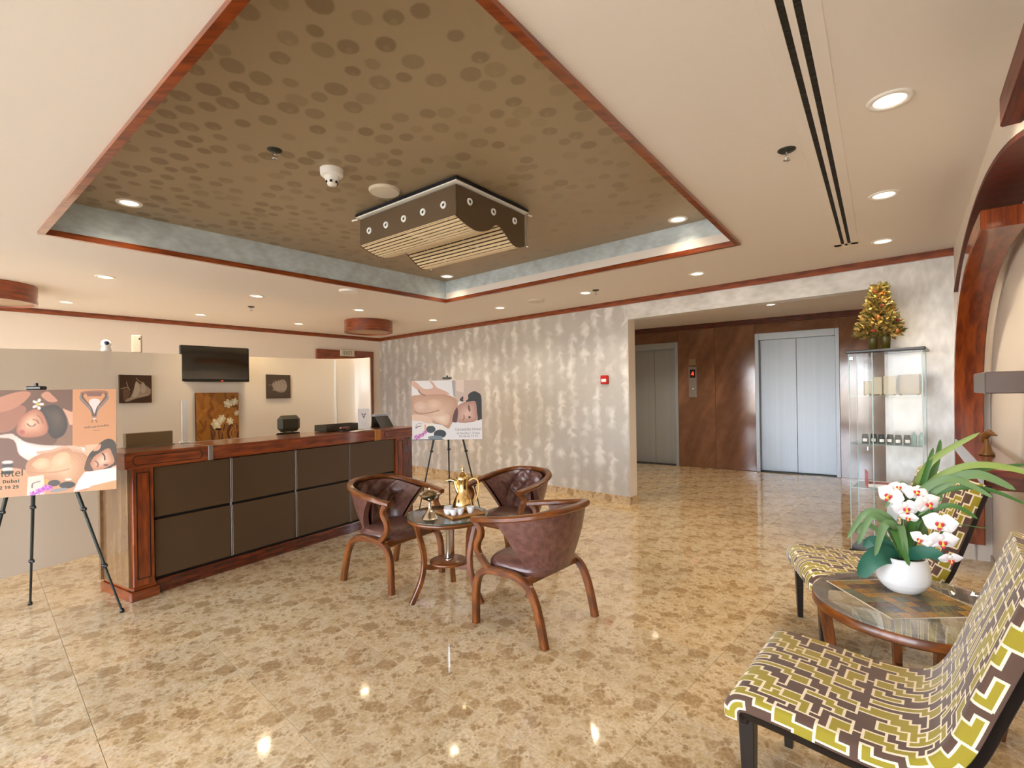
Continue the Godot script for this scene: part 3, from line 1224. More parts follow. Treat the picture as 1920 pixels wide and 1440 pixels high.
func build_partition() -> void:
	var w := structure("wall_reception")
	var path := spline(SCREEN, 8)
	var m := path.size()
	var s := begin()
	for i in m - 1:
		var a: Vector2 = path[i]
		var b: Vector2 = path[i + 1]
		var ea: Vector2 = (path[mini(i + 1, m - 1)] - path[maxi(i - 1, 0)]).normalized()
		var eb: Vector2 = (path[mini(i + 2, m - 1)] - path[i]).normalized()
		var na := Vector2(-ea.y, ea.x) * 0.06
		var nb := Vector2(-eb.y, eb.x) * 0.06
		var ha := screen_top(i / 8.0)
		var hb := screen_top((i + 1) / 8.0)
		s.set_smooth_group(1)
		quad(s, P(a), P(b), P(b, hb), P(a, ha))
		s.set_smooth_group(2)
		quad(s, P(b + nb), P(a + na), P(a + na, ha), P(b + nb, hb))
		s.set_smooth_group(3)
		quad(s, P(a, ha), P(b, hb), P(b + nb, hb), P(a + na, ha))
		s.set_smooth_group(-1)
		if i == 0:
			quad(s, P(a + na), P(a), P(a, ha), P(a + na, ha))
		if i == m - 2:
			quad(s, P(b), P(b + nb), P(b + nb, hb), P(b, hb))
	part("curved_panel", s, M.lacquer, w)
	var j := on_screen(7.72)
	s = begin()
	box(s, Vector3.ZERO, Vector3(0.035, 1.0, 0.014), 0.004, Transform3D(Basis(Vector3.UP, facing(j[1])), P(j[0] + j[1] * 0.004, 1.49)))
	part("highlight_strip", s, M.white_gloss, w)  # added white strip in place of the upright highlight on the gloss lacquer

	# television
	var at := on_screen(5.52)
	var q: Vector2 = at[0] + at[1] * 0.03
	var f := Vector2(0.74, -0.67)
	var tv := thing("television", "black flat television mounted high on the curved reception screen", "television", P(q + f * 0.03, 1.66), facing(f))
	s = begin()
	box(s, Vector3(0, 0.205, 0), Vector3(0.72, 0.41, 0.05), 0.008)
	part("casing", s, M.black, tv)
	s = begin()
	box(s, Vector3(0, 0.215, 0.024), Vector3(0.685, 0.365, 0.006), 0.001)
	var gl := mat(c8(24, 20, 12), 0.06)
	gl.metallic_specular = 0.8
	part("screen", s, gl, tv)
	s = begin()
	box(s, Vector3(0.06, 0.012, 0.026), Vector3(0.02, 0.008, 0.004))
	part("standby_light", s, M.led_red, tv)
	s = begin()
	box(s, Vector3(0, 0.2, -0.045), Vector3(0.2, 0.2, 0.05))
	part("wall_bracket", s, M.dark, tv)

	# pictures
	var im := Image.create(256, 256, false, Image.FORMAT_RGB8)
	im.fill(Color(0.26, 0.15, 0.07))
	blob(im, pts([0.12, 0.85, 0.2, 0.95, 0.5, 0.84, 0.92, 0.72, 0.95, 0.5, 0.8, 0.36, 0.72, 0.25, 0.62, 0.32, 0.5, 0.22, 0.42, 0.5, 0.3, 0.8]), Color(0.62, 0.54, 0.47))
	blob(im, pts([0.5, 0.25, 0.42, 0.6, 0.38, 0.8, 0.55, 0.72, 0.62, 0.45]), Color(0.72, 0.66, 0.58))
	blob(im, pts([0.72, 0.28, 0.64, 0.55, 0.72, 0.65, 0.82, 0.5]), Color(0.7, 0.65, 0.58))
	blob(im, pts([0.1, 0.5, 0.12, 0.9, 0.25, 0.8, 0.3, 0.6]), Color(0.42, 0.31, 0.23))
	for k in [[0.02, 0.5, 0.18, 0.45, 0.3, 0.52], [0.2, 0.24, 0.25, 0.45, 0.3, 0.55], [0.5, 0.1, 0.6, 0.22, 0.75, 0.28], [0.3, 0.85, 0.6, 0.75, 0.9, 0.7], [0.8, 0.4, 0.88, 0.55, 0.98, 0.5]]:
		stroke(im, pts(k), 0.022, Color(0.68, 0.62, 0.54))
	soften(im, 2)
	hang("dark square picture with pale sailing shapes, left of the television", 4.40, 1.435, 0.30, 0.285, print_on(im))
	im = Image.create(256, 256, false, Image.FORMAT_RGB8)
	im.fill(Color(0.30, 0.245, 0.20))
	blob(im, pts([0.2, 0.45, 0.35, 0.3, 0.7, 0.2, 0.85, 0.4, 0.8, 0.65, 0.65, 0.75, 0.4, 0.7]), Color(0.56, 0.50, 0.46))
	for k in 14:
		var x := 0.25 + 0.04 * k
		stroke(im, pts([x, 0.3 + 0.1 * sin(k * 2.0), x + 0.05, 0.5, x - 0.02, 0.68]), 0.015, Color(0.7, 0.65, 0.6))
	stroke(im, pts([0.05, 0.45, 0.2, 0.43, 0.35, 0.5]), 0.02, Color(0.6, 0.55, 0.5))
	soften(im, 2)
	hang("dark square picture with pale bird shape, right of the television", 6.5, 1.455, 0.33, 0.31, print_on(im))
	im = Image.create(300, 340, false, Image.FORMAT_RGB8)
	im.fill(Color(0.64, 0.42, 0.14))
	var r := RandomNumberGenerator.new()
	r.seed = 12
	for k in 46:
		var x := r.randf()
		var y := r.randf()
		stroke(im, [Vector2(x, y), Vector2(x + r.randf_range(-0.1, 0.15), y - 0.12), Vector2(x + r.randf_range(-0.15, 0.25), y - 0.26)], r.randf_range(0.03, 0.09), Color(0.72, 0.47, 0.17).lerp(Color(0.50, 0.29, 0.08), r.randf()))
	for k in 26:
		var x := r.randf_range(0.25, 1.0)
		stroke(im, [Vector2(x, 1.0), Vector2(x + r.randf_range(-0.08, 0.08), 0.85), Vector2(x + r.randf_range(-0.15, 0.2), 0.68)], 0.03, Color(0.78, 0.55, 0.28).lerp(Color(0.27, 0.13, 0.06), r.randf()))
	for fl in [[0.74, 0.24, 0.11], [0.9, 0.2, 0.09], [0.46, 0.66, 0.13], [0.58, 0.56, 0.1], [0.78, 0.62, 0.09], [0.95, 0.45, 0.07]]:
		for k in 6:
			var ang: float = k * TAU / 6 + fl[0] * 9
			ellipse(im, fl[0] + cos(ang) * fl[2] * 0.5, fl[1] + sin(ang) * fl[2] * 0.45, fl[2] * 0.55, fl[2] * 0.36, ang, Color(0.93, 0.89, 0.74).darkened(0.06 * (k % 3)))
		ellipse(im, fl[0], fl[1], fl[2] * 0.4, fl[2] * 0.36, 0.3, Color(0.96, 0.93, 0.82))
	ellipse(im, 0.5, 0.78, 0.08, 0.025, 0.1, Color(0.15, 0.06, 0.05))
	soften(im, 2)
	hang("square golden brown painting of white flowers under the television", 5.56, 0.985, 0.50, 0.55, print_on(im))

	# small devices standing on top of the screen
	at = on_screen(4.0)
	var dv := thing("security_camera", "small round white camera standing on the curved screen's top edge", "camera", P(at[0] - at[1] * 0.03, screen_top(4.0)), facing(Vector2(0.5, -0.86)))
	s = begin()
	lathe(s, [Vector2(0, 0), Vector2(0.042, 0), Vector2(0.04, 0.03), Vector2(0.028, 0.05), Vector2(0, 0.05)], 18)
	part("base", s, M.white, dv)
	s = begin()
	ball(s, Vector3(0, 0.075, 0), Vector3(0.042, 0.042, 0.042), 18)
	part("head", s, M.white, dv)
	s = begin()
	lathe(s, [Vector2(0.02, 0), Vector2(0.02, 0.012), Vector2(0.012, 0.02), Vector2(0, 0.021)], 16, Transform3D(Basis(Vector3.RIGHT, PI / 2), Vector3(0.012, 0.08, 0.034)))
	part("lens", s, mat(c8(24, 26, 70), 0.1), dv)
	at = on_screen(4.47)
	dv = thing("wall_dispenser", "small upright pale box beside the white camera on the screen's top", "dispenser", P(at[0] - at[1] * 0.03, screen_top(4.47)), facing(Vector2(0.5, -0.86)))
	s = begin()
	box(s, Vector3(0, 0.09, 0), Vector3(0.085, 0.18, 0.05), 0.008)
	part("body", s, mat(c8(196, 184, 170), 0.5), dv)
	s = begin()
	box(s, Vector3(0.025, 0.14, 0.026), Vector3(0.014, 0.018, 0.004))
	part("sensor", s, M.dark, dv)


func hang(label: String, t: float, y: float, w: float, h: float, m: Material) -> void:
	var at := on_screen(t)
	var q: Vector2 = at[0] + at[1] * 0.012
	var o := thing("picture", label, "picture", P(q, y), facing(at[1]))
	var s := begin()
	box(s, Vector3(0, h / 2, 0), Vector3(w, h, 0.024), 0.002)
	part("canvas", s, mat(c8(60, 42, 28), 0.7), o)
	s = begin()
	quad(s, Vector3(-w / 2, 0, 0.0125), Vector3(w / 2, 0, 0.0125), Vector3(w / 2, h, 0.0125), Vector3(-w / 2, h, 0.0125), Vector2(0, 1), Vector2(1, 1), Vector2(1, 0), Vector2(0, 0))
	part("painting", s, m, o)


# ---------------------------------------------------------------- fittings on the ceiling

func downlight(q: Vector2, y: float, label: String, e := 1.0, warm := Color(1.0, 0.92, 0.80)) -> void:
	var o := thing("downlight", label, "light", P(q, y), 0.0, "round recessed downlights")
	var s := begin()
	lathe(s, [Vector2(0.056, 0.004), Vector2(0.058, -0.006), Vector2(0.078, -0.008), Vector2(0.082, 0.0)], 28)
	part("trim_ring", s, M.white, o)
	s = begin()
	lathe(s, [Vector2(0, -0.002), Vector2(0.057, -0.002)], 28)
	part("lens", s, M.lamp, o)
	var l := SpotLight3D.new()
	l.name = "beam"
	l.light_color = warm
	l.light_energy = LIGHT * e
	l.light_size = 0.05
	l.spot_angle = 66
	l.spot_angle_attenuation = 0.7
	l.spot_range = 14
	l.spot_attenuation = 2
	l.shadow_enabled = true
	l.position = Vector3(0, -0.02, 0)
	l.rotation_degrees.x = -90
	o.add_child(l)


const LIGHT := 1.1


func sprinkler(q: Vector2, y: float, label: String) -> void:
	var o := thing("sprinkler", label, "sprinkler", P(q, y), 0.6, "ceiling sprinklers")
	var s := begin()
	lathe(s, [Vector2(0, -0.012), Vector2(0.03, -0.010), Vector2(0.042, -0.002), Vector2(0.042, 0.0)], 20)
	part("escutcheon", s, M.gun, o)
	s = begin()
	bar(s, Vector3(0, -0.008, 0), Vector3(0, -0.028, 0), 0.008, 10)
	for sg in [-1, 1]:
		sweep(s, [Vector3(0.007 * sg, -0.022, 0), Vector3(0.015 * sg, -0.034, 0), Vector3(0.004 * sg, -0.05, 0)], circle(0.0025, 6), Vector3.FORWARD, true)
	part("frame", s, M.chrome, o)
	s = begin()
	lathe(s, [Vector2(0, -0.054), Vector2(0.016, -0.053), Vector2(0.016, -0.05), Vector2(0, -0.049)], 14)
	part("deflector", s, M.chrome, o)


func round_speaker(q: Vector2, y: float, r: float, label: String, m: Material) -> void:
	var o := thing("ceiling_speaker", label, "speaker", P(q, y))
	var s := begin()
	lathe(s, [Vector2(r * 0.93, -0.02), Vector2(r * 0.95, -0.012), Vector2(r, -0.008), Vector2(r, 0)], 36)
	part("ring", s, m, o)
	s = begin()
	lathe(s, [Vector2(0, -0.024), Vector2(r * 0.6, -0.023), Vector2(r * 0.93, -0.019)], 36)
	part("grille", s, m, o)


func build_ceiling_fittings() -> void:
	var lamps := [
		[Vector2(1.593, 2.085), "largest round downlight, in the pale ceiling right of the slot diffuser"],
		[Vector2(2.33, 3.109), "second downlight along the arched wall's side of the slot diffuser"],
		[Vector2(3.051, 4.092), "downlight by the end of the slot diffuser near the arched wall's corner"],
		[Vector2(1.916, 5.128), "downlight in front of the silver wall right of the tray's right corner"],
		[Vector2(0.905, 6.025), "downlight beside a sprinkler in front of the silver wall"],
		[Vector2(-0.145, 6.977), "downlight behind the tray's back corner, above the leather chairs"],
		[Vector2(-1.247, 8.022), "downlight right of the small wooden drum, near the room's back corner"],
		[Vector2(-2.114, 6.97), "downlight just in front of the wooden drum by the back corner"],
		[Vector2(-2.993, 5.909), "downlight behind the tray's back-left edge, above the counter's middle"],
		[Vector2(-4.434, 7.163), "downlight near the back wall's cornice, above the television"],
		[Vector2(-3.946, 4.874), "downlight left of the tray, above the dark sailing picture"],
		[Vector2(-5.401, 6.081), "downlight beside the left wooden drum, near the back wall's cornice"],
		[Vector2(-3.478, 8.2), "farthest downlight, close to the back wall's cornice above the door"],
	]
	for k in lamps.size():
		# the reception's own lamps are warmer
		downlight(lamps[k][0], CEIL, lamps[k][1], 0.5 if k == 7 else 1.0 if k < 8 else 1.25, Color(1.0, 0.92, 0.80) if k < 7 else Color(1.0, 0.89, 0.72))
	downlight(Vector2(-2.797, 3.684), TRAY, "downlight at the left end inside the bronze ceiling tray", 0.25)
	downlight(Vector2(1.423, 4.223), TRAY, "downlight at the right end inside the bronze ceiling tray", 0.15)
	downlight(Vector2(-0.775, 6.13), TRAY, "downlight in the back corner of the bronze tray, under the chandelier's line", 0.12)
	sprinkler(Vector2(1.396, 2.508), CEIL, "sprinkler head on the pale ceiling left of the slot diffuser")
	sprinkler(Vector2(1.003, 5.877), CEIL, "small distant sprinkler head beside a downlight before the silver wall")
	sprinkler(Vector2(-3.42, 6.596), CEIL, "small distant sprinkler head above the reception counter")
	sprinkler(Vector2(-1.368, 2.932), TRAY, "sprinkler head on the bronze tray ceiling")
	round_speaker(Vector2(-0.876, 3.526), TRAY, 0.108, "round cream speaker on the bronze tray beside the chandelier", M.off_white)
	round_speaker(Vector2(0.329, 6.459), CEIL, 0.11, "pale round speaker in the ceiling before the silver wall", M.off_white)
	round_speaker(Vector2(-1.832, 5.692), CEIL, 0.115, "pale round speaker in the ceiling near the wooden drum", M.white)

	var sd := thing("smoke_detector", "white smoke detector with dark vents on the bronze tray ceiling", "smoke detector", P(Vector2(-1.13, 3.198), TRAY))
	var s := begin()
	lathe(s, [Vector2(0.062, -0.045), Vector2(0.07, -0.036), Vector2(0.072, 0.0)], 28)
	lathe(s, [Vector2(0.05, -0.048), Vector2(0.062, -0.045)], 28)
	part("base", s, M.white, sd)
	s = begin()
	lathe(s, [Vector2(0, -0.105), Vector2(0.026, -0.102), Vector2(0.03, -0.094), Vector2(0.03, -0.094), Vector2(0.036, -0.078), Vector2(0.05, -0.048)], 28)
	part("chamber", s, M.white, sd)
	for k in 6:
		s = begin()
		var T := Transform3D(Basis(Vector3.UP, k * TAU / 6 + 0.2), Vector3.ZERO)
		box(s, Vector3(0, -0.084, 0.0345), Vector3(0.016, 0.014, 0.006), 0.0, T)
		part("vent", s, M.dark, sd)

	for k in 2:
		var q: Vector2 = [Vector2(-5.31, 5.08), Vector2(-2.29, 8.05)][k]
		var o := thing("drum_fitting", ["large round wooden drum fitting on the ceiling at the left edge", "round wooden drum fitting on the ceiling by the back corner"][k], "ceiling fitting", P(q, CEIL - 0.002), 0.0, "wooden drum ceiling fittings")
		s = begin()
		lathe(s, [Vector2(0.345, -0.185), Vector2(0.375, -0.185), Vector2(0.375, -0.185), Vector2(0.375, 0.0)], 48)
		lathe(s, [Vector2(0.345, -0.16), Vector2(0.345, -0.185)], 48)
		part("drum", s, M.wood, o)
		s = begin()
		lathe(s, [Vector2(0, -0.165), Vector2(0.345, -0.165)], 48)
		part("diffuser", s, M.lamp_off, o)

	# linear slot diffuser: two slots in a plaster panel
	var a := Vector2(2.82, 4.19)
	var dir := Vector2(0.593, 0.805)
	var sl := thing("slot_diffuser", "long double slot air diffuser set in the pale ceiling", "air diffuser", P(a - dir * 4.4, CEIL), facing(Vector2(dir.y, -dir.x)))
	# local x runs along the diffuser
	s = begin()
	for c in [[-0.058, 0.05], [0.0, 0.022], [0.058, 0.05]]:
		box(s, Vector3(2.2, -0.0005, c[0]), Vector3(4.4, 0.005, c[1]), 0.001)
	box(s, Vector3(4.37, -0.0005, 0), Vector3(0.06, 0.005, 0.17))
	part("frame", s, M.ceiling, sl)
	for z in [-0.022, 0.022]:
		s = begin()
		box(s, Vector3(2.17, 0.002, z), Vector3(4.34, 0.006, 0.024))
		part("slot", s, M.dark, sl)
	s = begin()
	for i in 170:
		for z in [-0.022, 0.022]:
			box(s, Vector3(0.04 + i * 0.0255, -0.0015, z), Vector3(0.004, 0.003, 0.02))
	part("vanes", s, M.black_soft, sl)


func build_chandelier() -> void:
	# stands at the corner nearest the viewpoint: x runs along the long side, z along the short side
	var k := Vector2(-0.349, 3.315)
	var o := thing("chandelier", "rectangular bronze chandelier with wavy slatted underside and crystal buttons", "chandelier", P(k, TRAY), 0.0)
	o.basis = Basis(P(Vector2(-0.788, 0.6156)), Vector3.UP, P(Vector2(0.6156, 0.788)))
	var L := 1.06
	var W := 0.76
	var plate := mat(c8(104, 88, 70), 0.14, 0.15)
	var slatm := mat(c8(226, 204, 166), 0.4)
	var s := begin()
	box(s, Vector3(L / 2, -0.022, W / 2), Vector3(L + 0.05, 0.02, W + 0.05), 0.002)
	part("canopy", s, mat(c8(18, 24, 40), 0.3), o)
	s = begin()
	box(s, Vector3(L / 2, -0.038, W / 2), Vector3(L + 0.045, 0.009, W + 0.045), 0.002)
	part("canopy_edge", s, M.white, o)
	s = begin()
	box(s, Vector3(L / 2, -0.006, W / 2), Vector3(L * 0.7, 0.012, W * 0.7))
	part("mounting_plate", s, M.gun, o)
	# the wave of the underside along the short side
	var wave := spline([Vector2(0.0, -0.265), Vector2(0.10, -0.30), Vector2(0.21, -0.315), Vector2(0.32, -0.285), Vector2(0.40, -0.228), Vector2(0.45, -0.222), Vector2(0.52, -0.262), Vector2(0.61, -0.318), Vector2(0.68, -0.326), Vector2(0.76, -0.30)], 6)
	for x in [0.004, L - 0.004]:
		s = begin()
		var poly := [Vector2(-W, -0.054), Vector2(0, -0.054)]
		for p in wave:
			poly.append(p * Vector2(-1, 1))
		prism(s, poly, -0.004, 0.004, Transform3D(Basis(Vector3.UP, PI / 2), Vector3(x, 0, 0)))
		part("end_plate", s, plate, o)
		for z in [0.13, 0.38, 0.63]:
			button(o, Vector3(x + (-0.005 if x < 0.5 else 0.005), -0.135, z), Vector3(-1 if x < 0.5 else 1, 0, 0))
	for z in [0.004, W - 0.004]:
		s = begin()
		var low: float = -0.265 if z < 0.3 else -0.30
		box(s, Vector3(L / 2, (low - 0.054) / 2, z), Vector3(L, -low - 0.054, 0.008), 0.001)
		part("side_plate", s, plate, o)
		for i in 5:
			button(o, Vector3(0.12 + i * 0.205, -0.165, z + (-0.005 if z < 0.3 else 0.005)), Vector3(0, 0, -1 if z < 0.3 else 1))
	# slats along the long side follow the wave
	var run := 0.008
	for i in wave.size() - 1:
		var a: Vector2 = wave[i]
		var b: Vector2 = wave[i + 1]
		var d := a.distance_to(b)
		while run < d:
			var p := a.lerp(b, run / d)
			s = begin()
			box(s, Vector3.ZERO, Vector3(L - 0.02, 0.005, 0.021), 0.001, Transform3D(Basis(Vector3.RIGHT, -(b - a).angle()), Vector3(L / 2, p.y + 0.004, p.x)))
			part("slat", s, slatm, o)
			run += 0.033
		run -= d
	s = begin()
	var r := RandomNumberGenerator.new()
	r.seed = 4
	for i in 200:
		var w: Vector2 = wave[r.randi() % wave.size()]
		ball(s, Vector3(r.randf_range(0.05, L - 0.05), w.y + 0.016, clampf(w.x + r.randf_range(-0.02, 0.02), 0.02, W - 0.02)), Vector3.ONE * 0.008, 5)
	var cr := part("crystals", s, M.chrome, o)
	cr.set_meta("kind", "stuff")
	for q in [Vector2(-0.014, W + 0.014), Vector2(L + 0.014, W + 0.014)]:
		s = begin()
		bar(s, Vector3(q.x, -0.042, q.y), Vector3(q.x, -0.30, q.y), 0.006, 8)
		ball(s, Vector3(q.x, -0.30, q.y), Vector3.ONE * 0.012, 8)
		part("corner_rod", s, M.chrome, o)
	for q in [[Vector3(L + 0.02, -0.05, -0.01), Vector3(L + 0.075, -0.05, -0.02)], [Vector3(-0.01, -0.05, W + 0.02), Vector3(-0.02, -0.05, W + 0.07)]]:
		s = begin()
		bar(s, q[0], q[1], 0.007, 8)
		part("corner_peg", s, M.white, o)


func button(o: Node3D, at: Vector3, out: Vector3) -> void:
	var s := begin()
	var q := Quaternion(Vector3.UP, out)
	lathe(s, [Vector2(0.011, 0.003), Vector2(0.016, 0.009), Vector2(0.022, 0.009), Vector2(0.026, 0.0)], 18, Transform3D(Basis(q), at))
	var b := part("crystal_button", s, M.white_gloss, o)
	s = begin()
	lathe(s, [Vector2(0, 0.005), Vector2(0.011, 0.003)], 14, Transform3D(Basis(q), at))
	part("stud", s, M.gun, b)


# ---------------------------------------------------------------- reception counter and what stands on it

const C0 := Vector2(-2.78, 3.61)      # the counter's near front corner
const CX := Vector2(0.517, 0.856)     # along the counter
const CZ := Vector2(0.856, -0.517)    # out of its front


func on_counter(x: float, z: float, y := 1.085) -> Vector3:
	return P(C0 + CX * x + CZ * z, y)


func frame_lines(s: SurfaceTool, x0: float, x1: float, y0: float, y1: float, z: float, w: float, cut := 0.0) -> void:
	var c := [Vector3(x0 + cut, y0, z), Vector3(x1 - cut, y0, z), Vector3(x1, y0 + cut, z), Vector3(x1, y1 - cut, z), Vector3(x1 - cut, y1, z), Vector3(x0 + cut, y1, z), Vector3(x0, y1 - cut, z), Vector3(x0, y0 + cut, z)]
	for i in 8:
		if c[i].distance_to(c[(i + 1) % 8]) > 0.001:
			sweep(s, [c[i], c[(i + 1) % 8]], rect(w, w), Vector3(0, 0, 1))


func build_counter() -> void:
	var o := thing("reception_counter", "long reception counter with eight dark panels in reddish wood frame", "counter", P(C0), facing(CZ))
	var s := begin()
	box(s, Vector3(0.03, 0.53, -0.25), Vector3(0.04, 0.87, 0.42))
	part("end_panel", s, M.side_panel, o)
	s = begin()
	box(s, Vector3(0.08, 0.035, -0.25), Vector3(0.16, 0.07, 0.5), 0.006)
	box(s, Vector3(0.085, 0.085, -0.25), Vector3(0.14, 0.03, 0.48), 0.008)
	part("end_base", s, M.wood, o)
	for x in [0.098, 2.785]:
		s = begin()
		box(s, Vector3(x, 0.53, -0.045), Vector3(0.138, 0.88, 0.07), 0.004)
		var p := part("post", s, M.wood, o)
		s = begin()
		frame_lines(s, x - 0.042, x + 0.042, 0.15, 0.93, -0.0095, 0.006)
		part("inlay", s, M.inlay, p)
		s = begin()
		box(s, Vector3(x, 0.035, -0.04), Vector3(0.19, 0.07, 0.1), 0.006)
		box(s, Vector3(x, 0.085, -0.04), Vector3(0.165, 0.03, 0.085), 0.01)
		part("post_base", s, M.wood, o)
	s = begin()
	box(s, Vector3(2.93, 0.5, -0.25), Vector3(0.14, 0.93, 0.46), 0.004)
	part("end_block", s, M.wood_dark, o)
	s = begin()
	box(s, Vector3(1.44, 0.05, -0.06), Vector3(2.56, 0.1, 0.05), 0.006)
	part("plinth", s, M.wood_dark, o)
	s = begin()
	box(s, Vector3(1.44, 0.53, -0.08), Vector3(2.56, 0.88, 0.03))
	part("backing", s, M.dark, o)
	s = begin()
	box(s, Vector3(1.44, 0.53, -0.47), Vector3(2.9, 0.88, 0.03))
	part("rear_panel", s, M.side_panel, o)
	var xs := [[0.178, 0.752], [0.771, 1.376], [1.396, 2.030], [2.050, 2.708]]
	for c in xs:
		for y in [[0.122, 0.556], [0.576, 0.958]]:
			s = begin()
			box(s, Vector3((c[0] + c[1]) / 2, (y[0] + y[1]) / 2, -0.048), Vector3(c[1] - c[0], y[1] - y[0], 0.03), 0.004)
			part("panel", s, M.panel, o)
	for x in [0.7615, 1.386, 2.04]:
		s = begin()
		box(s, Vector3(x + 0.003, 0.54, -0.05), Vector3(0.008, 0.84, 0.024), 0.002)
		part("metal_strip", s, M.grey_metal, o)
	# the worktop: two inlaid end pieces, a middle piece and two narrow strips between them
	for c in [[-0.03, 0.548], [2.438, 3.03]]:
		s = begin()
		box(s, Vector3((c[0] + c[1]) / 2, 1.025, -0.235), Vector3(c[1] - c[0], 0.12, 0.53), 0.006)
		var p := part("worktop_end", s, M.wood, o)
		s = begin()
		frame_lines(s, c[0] + 0.05, c[1] - 0.05, 0.992, 1.058, 0.0300, 0.006, 0.018)
		part("inlay", s, M.inlay, p)
	s = begin()
	box(s, Vector3(1.4715, 1.025, -0.24), Vector3(1.771, 0.112, 0.51), 0.006)
	part("worktop_middle", s, M.wood, o)
	for c in [[0.548, 0.586], [2.357, 2.438]]:
		s = begin()
		box(s, Vector3((c[0] + c[1]) / 2, 1.025, -0.238), Vector3(c[1] - c[0], 0.118, 0.532), 0.003)
		part("worktop_band", s, M.grey_metal if c[0] < 1 else M.gold_paint, o)


func build_counter_items() -> void:
	var turn := facing(CZ)
	var o := thing("board_box", "flat beige box standing on the counter's near end", "box", on_counter(0.32, -0.44), turn)
	var s := begin()
	box(s, Vector3(0, 0.058, 0), Vector3(0.34, 0.116, 0.05), 0.003)
	part("body", s, mat(c8(138, 118, 86), 0.5), o)
	s = begin()
	box(s, Vector3(0, 0.003, 0), Vector3(0.36, 0.006, 0.07), 0.001)
	part("base", s, M.grey_metal, o)

	o = thing("sign_holder", "tall narrow white acrylic holder on the counter beside the flower painting", "sign holder", on_counter(0.60, -0.45), turn - 0.3)
	s = begin()
	box(s, Vector3(0, 0.006, 0), Vector3(0.075, 0.012, 0.09), 0.002)
	part("base", s, M.white_gloss, o)
	s = begin()
	box(s, Vector3(0, 0.19, 0), Vector3(0.042, 0.36, 0.012), 0.002)
	part("upright", s, M.white_gloss, o)

	o = thing("paper_tray", "long dark document tray on the counter behind the worktop's middle", "tray", on_counter(2.20, -0.39), turn)
	s = begin()
	box(s, Vector3(0, 0.006, 0), Vector3(0.5, 0.012, 0.2))
	for z in [-0.096, 0.096]:
		box(s, Vector3(0, 0.035, z), Vector3(0.5, 0.07, 0.008), 0.002)
	for x in [-0.246, 0.246]:
		box(s, Vector3(x, 0.035, 0), Vector3(0.008, 0.07, 0.2), 0.002)
	part("tray", s, mat(c8(62, 56, 42), 0.45), o)
	o = thing("stapler", "small black stapler with reddish top beside the document tray", "stapler", on_counter(2.12, -0.20), turn + 0.2)
	s = begin()
	box(s, Vector3(0, 0.008, 0), Vector3(0.15, 0.016, 0.04), 0.003)
	part("base", s, M.black, o)
	s = begin()
	box(s, Vector3(0.0, 0.034, 0), Vector3(0.15, 0.022, 0.034), 0.006)
	part("arm", s, mat(c8(120, 54, 40), 0.4), o)
	s = begin()
	box(s, Vector3(0.06, 0.02, 0), Vector3(0.02, 0.012, 0.03), 0.002)
	part("hinge", s, M.grey_metal, o)
	for k in 3:
		o = thing("leaflet", ["loose white leaflet nearest the end of the paper tray", "loose cream leaflet under the white flyer stand's front", "loose pale leaflet between the stapler and black terminal"][k], "paper", on_counter(2.16 + k * 0.1, -0.06 - 0.015 * k, 1.0815 + 0.001 * k + 0.0005), turn + [0.3, -0.2, 0.5][k], "loose leaflets on the counter")
		s = begin()
		box(s, Vector3(0, 0.004, 0), Vector3(0.13, 0.004, 0.09), 0.0005)
		part("sheet", s, [M.white, M.off_white, M.white][k], o)

	o = thing("flyer_stand", "upright white flyer stand with small emblem on the counter", "sign holder", on_counter(2.40, -0.20), turn - 0.55)
	s = begin()
	box(s, Vector3(0, 0.12, 0), Vector3(0.135, 0.24, 0.006), 0.001, Transform3D(Basis(Vector3.RIGHT, -0.12), Vector3.ZERO))
	part("sheet", s, M.white_gloss, o)
	s = begin()
	box(s, Vector3(0, 0.004, -0.01), Vector3(0.14, 0.008, 0.07), 0.001)
	part("foot", s, M.white_gloss, o)
	var im := Image.create(128, 224, false, Image.FORMAT_RGB8)
	im.fill(Color(0.93, 0.92, 0.91))
	blob(im, pts([0.3, 0.2, 0.5, 0.28, 0.7, 0.2, 0.62, 0.34, 0.52, 0.47, 0.48, 0.47, 0.38, 0.34]), Color(0.45, 0.42, 0.43))
	ellipse(im, 0.5, 0.33, 0.09, 0.08, 0.0, Color(0.8, 0.77, 0.78))
	for k in 4:
		stroke(im, pts([0.25, 0.62 + 0.07 * k, 0.75, 0.62 + 0.07 * k]), 0.012, Color(0.75, 0.74, 0.74))
	soften(im, 2)
	s = begin()
	var T := Transform3D(Basis(Vector3.RIGHT, -0.12), Vector3.ZERO)
	quad(s, T * Vector3(-0.064, 0.008, 0.0034), T * Vector3(0.064, 0.008, 0.0034), T * Vector3(0.064, 0.236, 0.0034), T * Vector3(-0.064, 0.236, 0.0034), Vector2(0, 1), Vector2(1, 1), Vector2(1, 0), Vector2(0, 0))
	part("print", s, print_on(im), o)

	o = thing("desk_terminal", "black tilted terminal with pale top at the counter's far end", "terminal", on_counter(2.80, -0.30), turn + 0.1)
	s = begin()
	prism(s, [Vector2(-0.09, 0), Vector2(0.06, 0), Vector2(-0.03, 0.13), Vector2(-0.075, 0.13)], -0.12, 0.12, Transform3D(Basis(Vector3(0, 0, 1), Vector3.UP, Vector3(-1, 0, 0)), Vector3.ZERO))
	part("body", s, M.black, o)
	s = begin()
	box(s, Vector3(0, 0.145, -0.055), Vector3(0.23, 0.026, 0.05), 0.004)
	part("paper_slot", s, mat(c8(176, 186, 208), 0.4), o)

	# swivel chair on the staff side
	o = thing("office_chair", "dark olive swivel office chair showing its headrest above the counter", "chair", P(Vector2(-2.38, 5.62)), facing(Vector2(0.8, -0.6)))
	s = begin()
